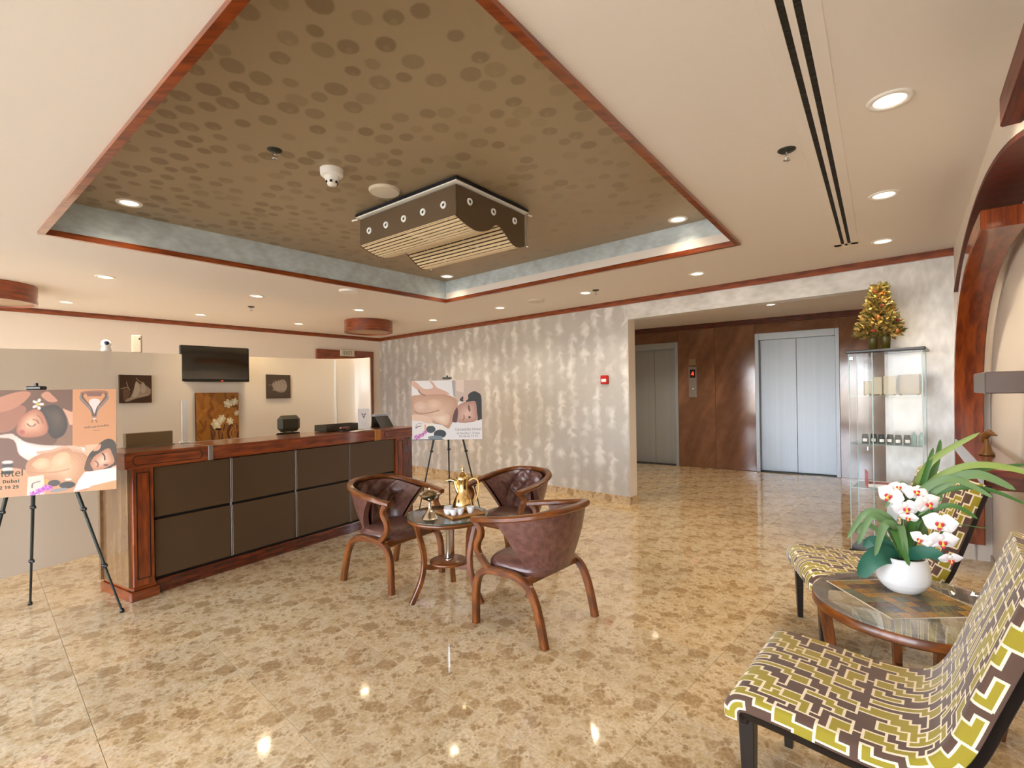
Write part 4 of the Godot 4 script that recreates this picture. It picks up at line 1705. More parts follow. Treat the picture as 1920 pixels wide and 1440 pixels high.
	for k in 5:
		var a := TAU * k / 5
		sweep(s, [Vector3(0, 0.1, 0), Vector3(cos(a) * 0.3, 0.07, sin(a) * 0.3)], rect(0.04, 0.03), Vector3.UP, false, [1.0, 0.7])
		ball(s, Vector3(cos(a) * 0.3, 0.03, sin(a) * 0.3), Vector3.ONE * 0.03, 8)
	part("star_base", s, M.dark, o)
	s = begin()
	bar(s, Vector3(0, 0.08, 0), Vector3(0, 0.45, 0), 0.025, 10)
	part("column", s, M.chrome, o)
	s = begin()
	box(s, Vector3(0, 0.49, 0), Vector3(0.5, 0.09, 0.48), 0.035)
	part("seat", s, M.black_soft, o)
	s = begin()
	sheet(s, func(u, v): return Vector3((u - 0.5) * 0.46 * sin(PI * (0.18 + 0.64 * v) ** 1.0), 0.56 + v * 0.50, -0.22 + 0.05 * cos((u - 0.5) * 3.0) * -1.0 - 0.02 * v), 8, 10, 1, false)
	sheet(s, func(u, v): return Vector3((u - 0.5) * 0.46 * sin(PI * (0.18 + 0.64 * v) ** 1.0), 0.56 + v * 0.50, -0.26 + 0.05 * cos((u - 0.5) * 3.0) * -1.0 - 0.02 * v), 8, 10, 2, true)
	part("backrest", s, M.black_soft, o)
	s = begin()
	box(s, Vector3(0, 1.165, -0.25), Vector3(0.27, 0.19, 0.09), 0.042)
	part("headrest", s, mat(c8(58, 56, 38), 0.55), o)
	s = begin()
	for x in [-0.05, 0.05]:
		bar(s, Vector3(x, 1.02, -0.27), Vector3(x, 1.12, -0.25), 0.008, 8)
	part("headrest_post", s, M.dark, o)
	for x in [-0.28, 0.28]:
		s = begin()
		sweep(s, spline([Vector3(x * 0.8, 0.47, -0.02), Vector3(x, 0.52, 0), Vector3(x, 0.68, 0.02), Vector3(x, 0.70, 0.16)], 4), rect(0.04, 0.025), Vector3.RIGHT)
		part("armrest", s, M.dark, o)


# ---------------------------------------------------------------- poster easels

func easel(label: String, apex: Vector2, top: float, feet: Array, mid_of: float) -> Node3D:
	var o := thing("easel", label, "easel", P(apex), 0.0, "black tripod poster easels")
	var peak := Vector3(0, top, 0)
	for k in 3:
		var foot: Vector3 = P(feet[k] - apex)
		var start := peak + Vector3(0, -0.02, 0) + (foot * Vector3(1, 0, 1)).normalized() * 0.02
		var s := begin()
		var knee := start.lerp(foot, 0.52)
		var low := start.lerp(foot, 0.78)
		bar(s, start, knee, 0.012, 10)
		bar(s, knee, low, 0.0095, 10)
		bar(s, low, foot + Vector3(0, 0.008, 0), 0.0075, 10)
		var l := part("leg", s, M.gun, o)
		s = begin()
		for q in [knee, low]:
			ball(s, q, Vector3(0.017, 0.017, 0.017), 10)
			box(s, q + Vector3(0.016, 0, 0.006), Vector3(0.02, 0.02, 0.016), 0.004)
		part("clamp", s, M.black, l)
		s = begin()
		lathe(s, [Vector2(0, 0), Vector2(0.014, 0), Vector2(0.013, 0.018), Vector2(0.006, 0.03), Vector2(0, 0.03)], 12, Transform3D(Basis(), foot))
		part("rubber_foot", s, M.black, l)
	var s := begin()
	box(s, peak + Vector3(0, 0.012, 0), Vector3(0.11, 0.026, 0.05), 0.008)
	bar(s, peak + Vector3(0, 0.02, 0), peak + Vector3(0, 0.045, 0), 0.01, 8)
	part("top_clip", s, M.black, o)
	return o


func build_easels() -> void:
	easel("black tripod easel standing left of the counter's near end", Vector2(-3.17, 3.335), 1.545, [Vector2(-2.72, 3.46), Vector2(-3.62, 3.34), Vector2(-3.50, 3.61)], 0.9)
	easel("black tripod easel behind the leather chairs before the silver wall", Vector2(-0.775, 6.0), 1.655, [Vector2(-1.17, 6.12), Vector2(-0.40, 6.12), Vector2(-0.83, 6.5)], 0.9)

	# large warm-toned poster
	var o := thing("poster", "large tan massage poster on the easel left of the counter", "poster", P(Vector2(-3.172, 3.255), 0.855), facing(Vector2(0.42, -0.907)))
	o.rotation.x = -0.05
	var W := 0.95
	var H := 0.69
	var s := begin()
	box(s, Vector3(0, H / 2, 0), Vector3(W, H, 0.006), 0.001)
	part("board", s, M.off_white, o)
	var im := Image.create(760, 552, false, Image.FORMAT_RGB8)
	im.fill(c8(206, 152, 112))
	var L := func(a: Array) -> Array:     # measured on the visible right 59 % of the poster
		var out := []
		for i in range(0, a.size(), 2):
			out.append(Vector2(0.41 + 0.59 * a[i] / 212.0, (a[i + 1] - 735.0) / 188.0))
		return out
	polygon(im, L.call([-140, 735, 122, 735, 122, 845, -140, 850]), c8(112, 78, 58))
	blob(im, L.call([-120, 760, -20, 760, 30, 765, 20, 790, -10, 810, -110, 800]), c8(158, 104, 78))
	blob(im, L.call([-100, 780, 0, 742, 40, 740, 20, 762, -20, 775]), c8(184, 126, 96))
	blob(im, L.call([60, 745, 72, 738, 82, 745, 92, 756, 75, 757]), c8(196, 138, 110))
	polygon(im, L.call([90, 830, 122, 770, 122, 845, 70, 848]), c8(140, 104, 80))
	soften(im, 4)
	modelled(im, L.call([56, 772, 72, 764, 92, 764, 106, 780, 112, 800, 104, 818, 86, 824, 74, 812, 66, 792]), c8(64, 50, 40), c8(92, 76, 62), Vector2(0.02, -0.04))
	modelled(im, L.call([14, 808, 18, 792, 30, 778, 46, 770, 60, 774, 70, 790, 74, 808, 62, 818, 34, 820, 20, 816]), c8(176, 112, 84), c8(238, 186, 152), Vector2(-0.01, -0.02))
	stroke(im, L.call([34, 795, 39, 800, 46, 800, 50, 796]), 0.006, c8(84, 54, 46))
	stroke(im, L.call([44, 788, 52, 790, 56, 796]), 0.007, c8(120, 78, 60))
	stroke(im, L.call([34, 808, 28, 800, 32, 796]), 0.007, c8(204, 146, 116))
	blob(im, L.call([20, 808, 26, 806, 30, 810, 26, 814, 20, 812]), c8(178, 96, 84))
	stroke(im, L.call([52, 780, 60, 786, 64, 796]), 0.006, c8(150, 96, 72))
	for k in 5:
		ellipse(im, 0.41 + 0.59 * (54 + 7 * cos(k * 1.26)) / 212.0, (761 + 7 * sin(k * 1.26) - 735) / 188.0, 0.014, 0.009, k * 1.26, c8(242, 236, 226))
	ellipse(im, 0.41 + 0.59 * 54 / 212.0, 26.0 / 188.0, 0.008, 0.008, 0, c8(240, 200, 60))
	for k in 4:
		stroke(im, L.call([104 + k * 5, 770 + k * 2, 112 + k * 4, 784, 118 + k * 3, 800]), 0.010, c8(226, 166, 134))
	modelled(im, L.call([-40, 822, 4, 812, 20, 824, 60, 834, 110, 838, 140, 846, 148, 862, 110, 860, 60, 880, 20, 860, -20, 850]), c8(214, 190, 178), c8(246, 234, 226))
	polygon(im, L.call([100, 840, 146, 842, 150, 862, 120, 866]), c8(226, 226, 234))
	blob(im, L.call([-100, 830, 0, 820, 20, 850, 50, 870, 44, 880, 0, 872, -100, 880]), c8(120, 84, 66))
	for k in 4:
		ellipse(im, 0.41 + 0.59 * -2 / 212.0, (862 + k * 6 - 735) / 188.0, 0.03, 0.012, 0, c8(70, 58, 52) if k % 2 else c8(210, 204, 198))
	polygon(im, L.call([122, 735, 214, 735, 214, 838, 122, 838]), c8(205, 144, 98))
	polygon(im, L.call([148, 838, 214, 836, 214, 900, 148, 900]), c8(222, 178, 146))
	modelled(im, L.call([36, 862, 60, 850, 96, 842, 130, 842, 152, 856, 156, 876, 144, 900, 120, 916, 84, 900, 44, 890, 32, 878]), c8(196, 142, 104), c8(230, 184, 146), Vector2(0.02, 0.03))
	modelled(im, L.call([80, 866, 92, 852, 112, 850, 118, 866, 104, 878, 88, 878]), c8(226, 178, 138), c8(238, 196, 156))
	modelled(im, L.call([44, 868, 60, 858, 76, 862, 76, 874, 56, 878]), c8(224, 176, 136), c8(236, 194, 154))
	stroke(im, L.call([40, 882, 60, 884, 90, 884, 116, 880]), 0.010, c8(190, 138, 100))
	soften(im, 5)
	stroke(im, L.call([52, 848, 80, 846, 110, 840, 140, 846]), 0.026, c8(226, 168, 138))
	for k in 4:
		stroke(im, L.call([112 + k * 3, 838 + k * 3, 130 + k * 5, 840 + k * 4, 142 + k * 4, 848 + k * 4]), 0.007, c8(236, 186, 158))
	soften(im, 3)
	blob(im, L.call([146, 882, 154, 858, 166, 846, 180, 834, 196, 828, 210, 836, 214, 858, 213, 876, 205, 880, 190, 886, 156, 886]), c8(72, 60, 48))
	modelled(im, L.call([156, 884, 162, 864, 176, 854, 196, 846, 204, 858, 208, 872, 196, 880, 176, 886]), c8(190, 132, 102), c8(240, 194, 164))
	blob(im, L.call([148, 884, 152, 866, 160, 860, 158, 874, 164, 886]), c8(104, 76, 58))
	stroke(im, L.call([182, 854, 187, 860, 188, 868]), 0.008, c8(60, 44, 38))
	stroke(im, L.call([168, 868, 174, 874, 172, 880]), 0.008, c8(130, 76, 70))
	ellipse(im, 0.41 + 0.59 * 190 / 212.0, (877 - 735) / 188.0, 0.014, 0.007, 0, c8(110, 76, 62))
	blob(im, L.call([164, 850, 172, 840, 180, 838, 176, 848]), c8(214, 158, 128))
	polygon(im, L.call([124, 922, 134, 902, 146, 888, 214, 882, 214, 908, 160, 916]), c8(240, 228, 222))
	polygon(im, L.call([150, 923, 160, 914, 214, 906, 214, 923]), c8(214, 164, 116))
	polygon(im, L.call([36, 890, 66, 888, 68, 923, 34, 923]), c8(226, 206, 190))
	stroke(im, L.call([44, 910, 46, 902, 60, 899]), 0.008, c8(120, 104, 96))
	polygon(im, L.call([70, 896, 75, 896, 75, 908, 70, 908]), c8(238, 168, 70))
	ellipse(im, 0.41 + 0.59 * 86 / 212.0, (904 - 735) / 188.0, 0.034, 0.022, 0, c8(82, 74, 70))
	ellipse(im, 0.41 + 0.59 * 112 / 212.0, (909 - 735) / 188.0, 0.044, 0.024, 0, c8(70, 66, 62))
	ellipse(im, 0.41 + 0.59 * 114 / 212.0, (899 - 735) / 188.0, 0.018, 0.008, 0, c8(244, 226, 200))
	ellipse(im, 0.41 + 0.59 * 96 / 212.0, (917 - 735) / 188.0, 0.05, 0.012, -0.1, c8(150, 146, 142))
	for q in [[45, 921], [56, 917], [63, 915], [70, 911], [77, 912]]:
		for k in 5:
			ellipse(im, 0.41 + 0.59 * (q[0] + 3.2 * cos(k * 1.26)) / 212.0, (q[1] + 3.2 * sin(k * 1.26) - 735) / 188.0, 0.010, 0.007, k * 1.26, c8(206, 132, 206) if k % 2 else c8(180, 84, 182))
	# emblem: a flared cup of ribbons round a pale heart, with a script line below
	blob(im, L.call([137, 743, 150, 738, 190, 738, 194, 748, 184, 762, 172, 778, 168, 788, 164, 788, 160, 778, 148, 762]), c8(150, 104, 80))
	blob(im, L.call([146, 744, 185, 743, 182, 756, 166, 780, 150, 756]), c8(205, 144, 98))
	polygon(im, L.call([148, 740, 184, 740, 180, 748, 152, 748]), c8(134, 92, 78))
	blob(im, L.call([155, 758, 160, 753, 172, 753, 178, 758, 173, 770, 167, 779, 160, 770]), c8(226, 206, 204))
	for sg in [-1, 1]:
		stroke(im, L.call([166 + sg * 26, 745, 166 + sg * 28, 752, 166 + sg * 18, 763, 166 + sg * 7, 774, 166 + sg * 2.5, 787]), 0.012, c8(126, 120, 120))
		stroke(im, L.call([166 + sg * 23, 742, 166 + sg * 24, 750, 166 + sg * 12, 762, 166 + sg * 5, 772, 166 + sg * 2, 785]), 0.007, c8(86, 62, 44))
		stroke(im, L.call([166 + sg * 2, 791, 166 + sg * 6, 797]), 0.006, c8(130, 90, 60))
	ellipse(im, 0.41 + 0.59 * 166 / 212.0, (790 - 735) / 188.0, 0.009, 0.008, 0, c8(222, 190, 176))
	var script := []
	for k in 34:
		script.append(145 + k * 1.55)
		script.append(806.0 - k * 0.09 + (3.0 if k % 7 == 0 else 1.6) * sin(k * 2.4) * (1.0 if k not in [9, 10, 16, 17] else 0.2))
	stroke(im, L.call(script), 0.003, c8(96, 72, 52))
	stroke(im, L.call([163, 812, 178, 811.5]), 0.004, c8(110, 84, 62))
	soften(im, 2)
	picture_face_on(o, W, H, print_on(im, 0.45))
	lettering(o, "Hotel", 0.042, Vector3(-0.080, 0.150, 0.0036), M.ink, false)
	lettering(o, ", Dubai", 0.022, Vector3(-0.082, 0.100, 0.0036), M.ink, true)
	lettering(o, "42 19 29", 0.022, Vector3(-0.09, 0.062, 0.0036), M.ink, true)

	# smaller bright poster
	o = thing("poster", "white and pink massage poster on the easel before the silver wall", "poster", P(Vector2(-0.775, 5.94), 0.935), facing(Vector2(0.08, -1.0)))
	o.rotation.x = -0.04
	W = 0.825
	H = 0.705
	s = begin()
	box(s, Vector3(0, H / 2, 0), Vector3(W, H, 0.006), 0.001)
	part("board", s, M.white, o)
	im = Image.create(580, 490, false, Image.FORMAT_RGB8)
	im.fill(c8(248, 248, 250))
	var R := func(a: Array) -> Array: return pts(a, 115, 115, 1455, 1225)
	polygon(im, R.call([960, 115, 1570, 115, 1570, 560, 1000, 560]), c8(222, 202, 190))
	polygon(im, R.call([1040, 115, 1200, 115, 1200, 380, 1040, 330]), c8(244, 224, 212))
	polygon(im, R.call([950, 115, 1010, 115, 1020, 460, 980, 440]), c8(180, 178, 178))
	modelled(im, R.call([100, 470, 250, 410, 450, 390, 700, 380, 900, 430, 1050, 520, 1060, 680, 980, 900, 960, 1060, 860, 1110, 740, 1040, 560, 1000, 400, 960, 100, 930]), c8(208, 166, 138), c8(238, 206, 182), Vector2(0.02, 0.06))
	modelled(im, R.call([440, 560, 560, 500, 720, 560, 720, 680, 580, 740, 460, 700]), c8(230, 194, 166), c8(242, 212, 184))
	modelled(im, R.call([170, 600, 300, 540, 430, 600, 430, 700, 300, 760, 190, 720]), c8(228, 192, 168), c8(238, 208, 188))
	stroke(im, R.call([160, 740, 250, 790, 400, 790, 520, 770, 680, 730]), 0.018, c8(186, 146, 122))
	modelled(im, R.call([500, 860, 800, 800, 900, 860, 840, 1040, 640, 980]), c8(236, 202, 176), c8(252, 232, 212))
	blob(im, R.call([100, 820, 300, 820, 500, 880, 500, 1000, 100, 930]), c8(240, 206, 182))
	blob(im, R.call([130, 120, 230, 160, 330, 260, 440, 290, 560, 250, 480, 120, 560, 150, 640, 260, 800, 330, 900, 400, 760, 400, 560, 400, 360, 400, 270, 330, 130, 220]), c8(228, 186, 166))
	stroke(im, R.call([250, 300, 300, 380, 400, 420]), 0.02, c8(168, 128, 112))
	soften(im, 4)
	blob(im, R.call([1240, 560, 1290, 420, 1400, 350, 1500, 380, 1565, 480, 1570, 920, 1480, 950, 1440, 700, 1440, 560, 1340, 590]), c8(58, 66, 72))
	modelled(im, R.call([1010, 960, 990, 820, 1060, 660, 1180, 580, 1300, 560, 1440, 570, 1470, 800, 1480, 930, 1360, 990, 1180, 1000]), c8(198, 152, 138), c8(240, 206, 190), Vector2(0.02, 0.02))
	blob(im, R.call([950, 960, 980, 800, 1050, 680, 1070, 800, 1040, 980, 990, 990]), c8(106, 76, 80))
	blob(im, R.call([1110, 520, 1180, 450, 1180, 560]), c8(90, 74, 70))
	blob(im, R.call([1190, 540, 1200, 460, 1280, 420, 1280, 520]), c8(230, 196, 180))
	ellipse(im, 0.818, 0.48, 0.016, 0.05, -0.2, c8(136, 104, 96))
	ellipse(im, 0.822, 0.63, 0.018, 0.016, 0, c8(110, 80, 80))
	stroke(im, R.call([1190, 840, 1200, 900, 1170, 940]), 0.014, c8(160, 110, 108))
	polygon(im, R.call([760, 1340, 900, 1080, 960, 980, 1160, 1010, 1400, 980, 1570, 930, 1570, 1340]), c8(250, 250, 253))
	polygon(im, R.call([115, 930, 350, 960, 360, 1340, 115, 1340]), c8(244, 240, 240))
	stroke(im, R.call([190, 1100, 200, 1030, 260, 990, 320, 1010]), 0.012, c8(196, 190, 186))
	stroke(im, R.call([190, 1090, 240, 1056, 300, 1050]), 0.016, c8(128, 122, 118))
	polygon(im, R.call([365, 1020, 410, 1020, 400, 1140, 370, 1140]), c8(246, 180, 130))
	ellipse(im, 0.265, 0.82, 0.066, 0.052, 0.0, c8(70, 80, 86))
	ellipse(im, 0.265, 0.745, 0.036, 0.016, 0.0, c8(252, 244, 214))
	ellipse(im, 0.395, 0.90, 0.088, 0.06, 0.0, c8(58, 70, 78))
	ellipse(im, 0.395, 0.8, 0.046, 0.02, 0.0, c8(252, 246, 222))
	ellipse(im, 0.33, 0.96, 0.11, 0.028, 0.0, c8(128, 146, 152))
	polygon(im, R.call([115, 1320, 760, 1320, 760, 1340, 115, 1340]), c8(96, 108, 120))
	for q in [[190, 1270], [270, 1250], [320, 1230], [380, 1180], [230, 1290]]:
		for k in 5:
			ellipse(im, (q[0] + 24 * cos(k * 1.26) - 115) / 1455.0, (q[1] + 24 * sin(k * 1.26) - 115) / 1225.0, 0.016, 0.012, k * 1.26, c8(226, 170, 220) if k % 2 else c8(196, 110, 192))
	soften(im, 2)
	picture_face_on(o, W, H, print_on(im, 0.45))
	lettering(o, "Canalalto Hotel", 0.034, Vector3(0.248, 0.118, 0.0036), M.ink_grey, false)
	lettering(o, "Al Barsha 1, Dubai", 0.025, Vector3(0.248, 0.072, 0.0036), M.ink_grey, false)
	lettering(o, "Tel 04 42 19 29", 0.025, Vector3(0.248, 0.037, 0.0036), M.ink_grey, false)


func picture_face_on(o: Node3D, w: float, h: float, m: Material) -> void:
	var s := begin()
	quad(s, Vector3(-w / 2, 0, 0.0034), Vector3(w / 2, 0, 0.0034), Vector3(w / 2, h, 0.0034), Vector3(-w / 2, h, 0.0034), Vector2(0, 1), Vector2(1, 1), Vector2(1, 0), Vector2(0, 0))
	part("print", s, m, o)


# ---------------------------------------------------------------- round table with three leather tub chairs

func rail_point(t: float) -> Vector3:      # the bent top rail from one arm end (t = 0) round the back to the other (t = 1)
	var a := absf(t - 0.5) * 2.0
	var half := spline([Vector3(0, 0.772, -0.345), Vector3(0.155, 0.768, -0.318), Vector3(0.262, 0.745, -0.22), Vector3(0.305, 0.715, -0.06), Vector3(0.305, 0.69, 0.10), Vector3(0.285, 0.668, 0.255)], 8)
	var k := a * (half.size() - 1)
	var i := clampi(int(k), 0, half.size() - 2)
	var p: Vector3 = half[i].lerp(half[i + 1], k - i)
	return Vector3(p.x * (1.0 if t > 0.5 else -1.0), p.y, p.z)


func shell_point(u: float, v: float, inset: float) -> Vector3:
	# u round the back from side to side, v from the seat up to the rail
	var reach := lerpf(0.27, 0.365, v ** 0.8)
	var top := rail_point(0.5 + (u - 0.5) * 2.0 * reach)
	var ang := (u - 0.5) * lerpf(2.5, 3.1, v)
	var low := Vector3(sin(ang) * 0.215, 0.395, -0.05 - cos(ang) * 0.215)
	var bulge := sin(PI * v) * 0.012
	var p := low.lerp(top - Vector3(0, 0.012, 0), v)
	var out := Vector3(sin(ang), 0, -cos(ang))
	return p + out * (bulge - inset)


func make_tub_chair(label: String) -> Node3D:
	var o := thing("tub_chair", label, "chair", Vector3.ZERO, 0.0, "leather tub chairs round the coffee table")
	var s: SurfaceTool
	for sg in [-1.0, 1.0]:
		var x: float = 0.275 * sg
		var X := Vector3.RIGHT
		s = begin()
		sweep(s, spline([Vector3(x, 0, 0.25), Vector3(x, 0.16, 0.247), Vector3(x, 0.26, 0.236), Vector3(x, 0.325, 0.205), Vector3(x, 0.362, 0.14), Vector3(x, 0.373, 0.06), Vector3(x, 0.375, 0.0)], 5), rect(0.045, 0.042, 0.006), X)
		part("leg", s, M.wood_chair, o)
		s = begin()
		sweep(s, spline([Vector3(x, 0, -0.30), Vector3(x, 0.13, -0.272), Vector3(x, 0.25, -0.235), Vector3(x, 0.325, -0.19), Vector3(x, 0.363, -0.12), Vector3(x, 0.374, -0.06), Vector3(x, 0.375, 0.0)], 5), rect(0.045, 0.042, 0.006), X)
		part("leg", s, M.wood_chair, o)
		s = begin()
		sweep(s, spline([Vector3(x, 0.365, 0.12), Vector3(x * 1.01, 0.42, 0.185), Vector3(x * 1.02, 0.475, 0.222), Vector3(x * 1.03, 0.53, 0.215), Vector3(x * 1.04, 0.58, 0.185), Vector3(x * 1.05, 0.625, 0.19), Vector3(x * 1.05, 0.66, 0.225)], 5), rect(0.04, 0.04, 0.006), X)
		part("arm_support", s, M.wood_chair, o)
	s = begin()
	var path := []
	for i in 61:
		path.append(rail_point(i / 60.0))
	sweep(s, path, rect(0.052, 0.036, 0.009), Vector3.UP)
	part("top_rail", s, M.wood_chair, o)
	s = begin()
	box(s, Vector3(0, 0.352, 0.175), Vector3(0.52, 0.055, 0.03), 0.006)
	part("front_rail", s, M.wood_chair, o)
	s = begin()
	box(s, Vector3(0, 0.35, -0.16), Vector3(0.52, 0.045, 0.03), 0.006)
	part("rear_rail", s, M.wood_chair, o)
	# seat: a D-shaped leather cushion
	s = begin()
	var seat := func(u: float, v: float) -> Vector3:
		var a := u * TAU
		var e := Vector2(cos(a), sin(a))
		var q := Vector2(signf(e.x) * absf(e.x) ** 0.55 * 0.245, signf(e.y) * absf(e.y) ** (0.45 if e.y > 0 else 0.75) * (0.215 if e.y > 0 else 0.23))
		var r := sin(v * PI / 2) if v < 1 else 1.0
		return Vector3(q.x * r, 0.392 + 0.062 * sqrt(maxf(0.0, 1.0 - r ** 5)), q.y * r)
	sheet(s, seat, 40, 12, 1, false, Vector2(1.2, 0.3))
	sheet(s, func(u, v): return seat.call(u, 1.0) * Vector3(1.0 - v * 0.02, 1, 1.0 - v * 0.02) - Vector3(0, 0.03 * v, 0), 40, 1, 2, false)
	part("seat", s, M.leather, o)
	# leather shell of the back: smooth outside, buttoned inside
	s = begin()
	sheet(s, func(u, v): return shell_point(u, v, 0.0), 40, 14, 1, true, Vector2(1.1, 0.4))
	for edge in [0.0, 1.0]:
		sheet(s, func(u, v): return shell_point(edge, v, u * 0.045), 3, 14, 3 + int(edge), edge > 0.5)
	part("back_shell", s, M.leather, o)
	s = begin()
	var dimples := []
	for row in 3:
		for c in (4 if row % 2 else 3):
			dimples.append(Vector2(0.5 + (c - (1.5 if row % 2 else 1.0)) * 0.17, 0.36 + row * 0.2))
	var inner := func(u: float, v: float) -> Vector3:
		var dip := 0.0
		var puff := 0.02 * sin(PI * v)
		for d in dimples:
			var q := Vector2((u - d.x) * 1.15, (v - d.y) * 0.42) / 0.085
			dip += 0.034 * exp(-q.length_squared() * 2.2)
			# pleats running from button to button
			var l := Vector2((u - d.x) / 0.17, (v - d.y) / 0.2)
			if absf(l.x) < 0.55 and absf(l.y) < 1.05:
				dip += 0.011 * exp(-pow((absf(l.x) * 2.0 - absf(l.y)) * 3.2, 2.0))
		return shell_point(u, v, maxf(0.022, 0.062 + puff - dip))
	sheet(s, inner, 64, 30, 1, false, Vector2(1.1, 0.4))
	part("tufted_back", s, M.leather, o)
	s = begin()
	for d in dimples:
		ball(s, inner.call(d.x, d.y), Vector3.ONE * 0.009, 8)
	part("back_buttons", s, M.leather, o)
	return o


func build_tub_set() -> void:
	var tc := Vector2(-0.482, 3.655)
	var ch := make_tub_chair("brown leather tub chair nearest the reception counter's panels")
	ch.position = P(Vector2(-0.965, 4.06))
	ch.rotation.y = facing(Vector2(0.83, -0.56))
	copy_of(ch, "brown leather tub chair turned with its back to the viewer, nearest", P(Vector2(0.115, 3.27)), facing(Vector2(-0.76, 0.65)))
	copy_of(ch, "brown leather tub chair behind the table, in front of silver wall", P(Vector2(-0.03, 4.38)), facing(Vector2(-0.62, -0.78)))

	var t := thing("coffee_table", "small round wooden coffee table with dark glass top between leather chairs", "table", P(tc), facing(Vector2(0, -1)))
	var s := begin()
	lathe(s, [Vector2(0, 0.555), Vector2(0.27, 0.555), Vector2(0.288, 0.56), Vector2(0.293, 0.575), Vector2(0.288, 0.588), Vector2(0, 0.588)], 56)
	part("top_frame", s, M.wood_chair, t)
	s = begin()
	lathe(s, [Vector2(0, 0.588), Vector2(0.292, 0.588), Vector2(0.297, 0.591), Vector2(0.297, 0.597), Vector2(0.293, 0.6), Vector2(0.293, 0.6), Vector2(0, 0.6)], 56)
	part("glass_top", s, M.glass_green, t)
	for k in 3:
		var a := -PI / 2 + TAU * (k + 0.5) / 3.0
		var dir := Vector3(sin(a + PI / 2), 0, cos(a + PI / 2))
		var side := Vector3(dir.z, 0, -dir.x)
		s = begin()
		var path := spline([dir * 0.245 + Vector3(0, 0.556, 0), dir * 0.215 + Vector3(0, 0.45, 0), dir * 0.19 + Vector3(0, 0.34, 0), dir * 0.19 + Vector3(0, 0.25, 0), dir * 0.215 + Vector3(0, 0.14, 0), dir * 0.285 + Vector3(0, 0.0, 0)], 6)
		sweep(s, path, rect(0.036, 0.036, 0.005), side)
		var lg := part("leg", s, M.wood_chair, t)
		s = begin()
		sweep(s, spline([dir * 0.195 + Vector3(0, 0.285, 0), dir * 0.18 + Vector3(0, 0.25, 0), dir * 0.13 + Vector3(0, 0.232, 0), dir * 0.06 + Vector3(0, 0.232, 0)], 5), rect(0.034, 0.03, 0.004), side)
		part("bracket", s, M.wood_chair, lg)
	s = begin()
	lathe(s, [Vector2(0, 0.246), Vector2(0.128, 0.246), Vector2(0.136, 0.25), Vector2(0.136, 0.262), Vector2(0.13, 0.266), Vector2(0, 0.266)], 40)
	part("lower_shelf", s, M.wood_chair, t)
	s = begin()
	lathe(s, [Vector2(0.026, 0.266), Vector2(0.026, 0.275), Vector2(0.018, 0.28), Vector2(0.018, 0.28), Vector2(0.018, 0.545), Vector2(0.026, 0.556)], 20)
	part("pole", s, M.chrome, t)

	var y := 0.6
	var tray := thing("serving_tray", "square wooden serving tray under the golden coffee pot", "tray", P(Vector2(-0.395, 3.665), y), 0.62)
	s = begin()
	box(s, Vector3(0, 0.004, 0), Vector3(0.27, 0.008, 0.27), 0.002)
	part("base", s, M.tray_wood, tray)
	s = begin()
	for k in 4:
		var T := Transform3D(Basis(Vector3.UP, k * PI / 2), Vector3.ZERO)
		box(s, Vector3(0, 0.008, 0.131), Vector3(0.27, 0.012, 0.01), 0.002, T)
	part("rim", s, M.tray_wood, tray)

	var pot := thing("coffee_pot", "tall polished golden coffee pot with curved beak spout on the tray", "coffee pot", P(Vector2(-0.375, 3.72), y + 0.0085), 0.0)
	pot.scale = Vector3.ONE * 1.1
	s = begin()
	lathe(s, [Vector2(0, 0), Vector2(0.062, 0.0), Vector2(0.066, 0.008), Vector2(0.07, 0.03), Vector2(0.066, 0.06), Vector2(0.05, 0.095), Vector2(0.036, 0.125), Vector2(0.031, 0.15), Vector2(0.034, 0.18), Vector2(0.04, 0.205), Vector2(0.042, 0.212)], 36)
	part("body", s, M.gold, pot)
	s = begin()
	lathe(s, [Vector2(0.044, 0.21), Vector2(0.045, 0.218), Vector2(0.036, 0.236), Vector2(0.02, 0.25), Vector2(0.008, 0.258), Vector2(0.006, 0.268), Vector2(0.011, 0.276), Vector2(0.006, 0.286), Vector2(0.0035, 0.298), Vector2(0, 0.31)], 30)
	part("lid", s, M.gold, pot)
	s = begin()
	sweep(s, spline([Vector3(-0.03, 0.12, 0.0), Vector3(-0.045, 0.16, 0), Vector3(-0.055, 0.195, 0), Vector3(-0.085, 0.206, 0), Vector3(-0.115, 0.2, 0)], 5), circle(0.014, 10), Vector3(0, 0, 1), true, [1.2, 1.2, 1.2, 1.15, 1.1, 1.1, 1.05, 1.0, 1.0, 0.95, 0.9, 0.85, 0.8, 0.72, 0.65, 0.6, 0.55, 0.48, 0.4, 0.3, 0.15])
	part("spout", s, M.gold, pot)
	s = begin()
	sweep(s, spline([Vector3(0.038, 0.2, 0), Vector3(0.075, 0.215, 0), Vector3(0.1, 0.195, 0), Vector3(0.103, 0.14, 0), Vector3(0.092, 0.09, 0), Vector3(0.068, 0.055, 0)], 5), rect(0.012, 0.007, 0.002), Vector3(0, 0, 1))
	part("handle", s, M.gold, pot)

	var bowl := thing("pedestal_bowl", "silver sweet bowl on flared pedestal foot at the table's left edge", "bowl", P(Vector2(-0.592, 3.53), y), 0.0)
	s = begin()
	lathe(s, [Vector2(0, 0), Vector2(0.058, 0), Vector2(0.058, 0), Vector2(0.052, 0.012), Vector2(0.03, 0.04), Vector2(0.012, 0.07), Vector2(0.009, 0.09), Vector2(0.013, 0.105), Vector2(0.009, 0.118), Vector2(0.02, 0.126)], 32)
	part("pedestal", s, M.silver_ware, bowl)
	s = begin()
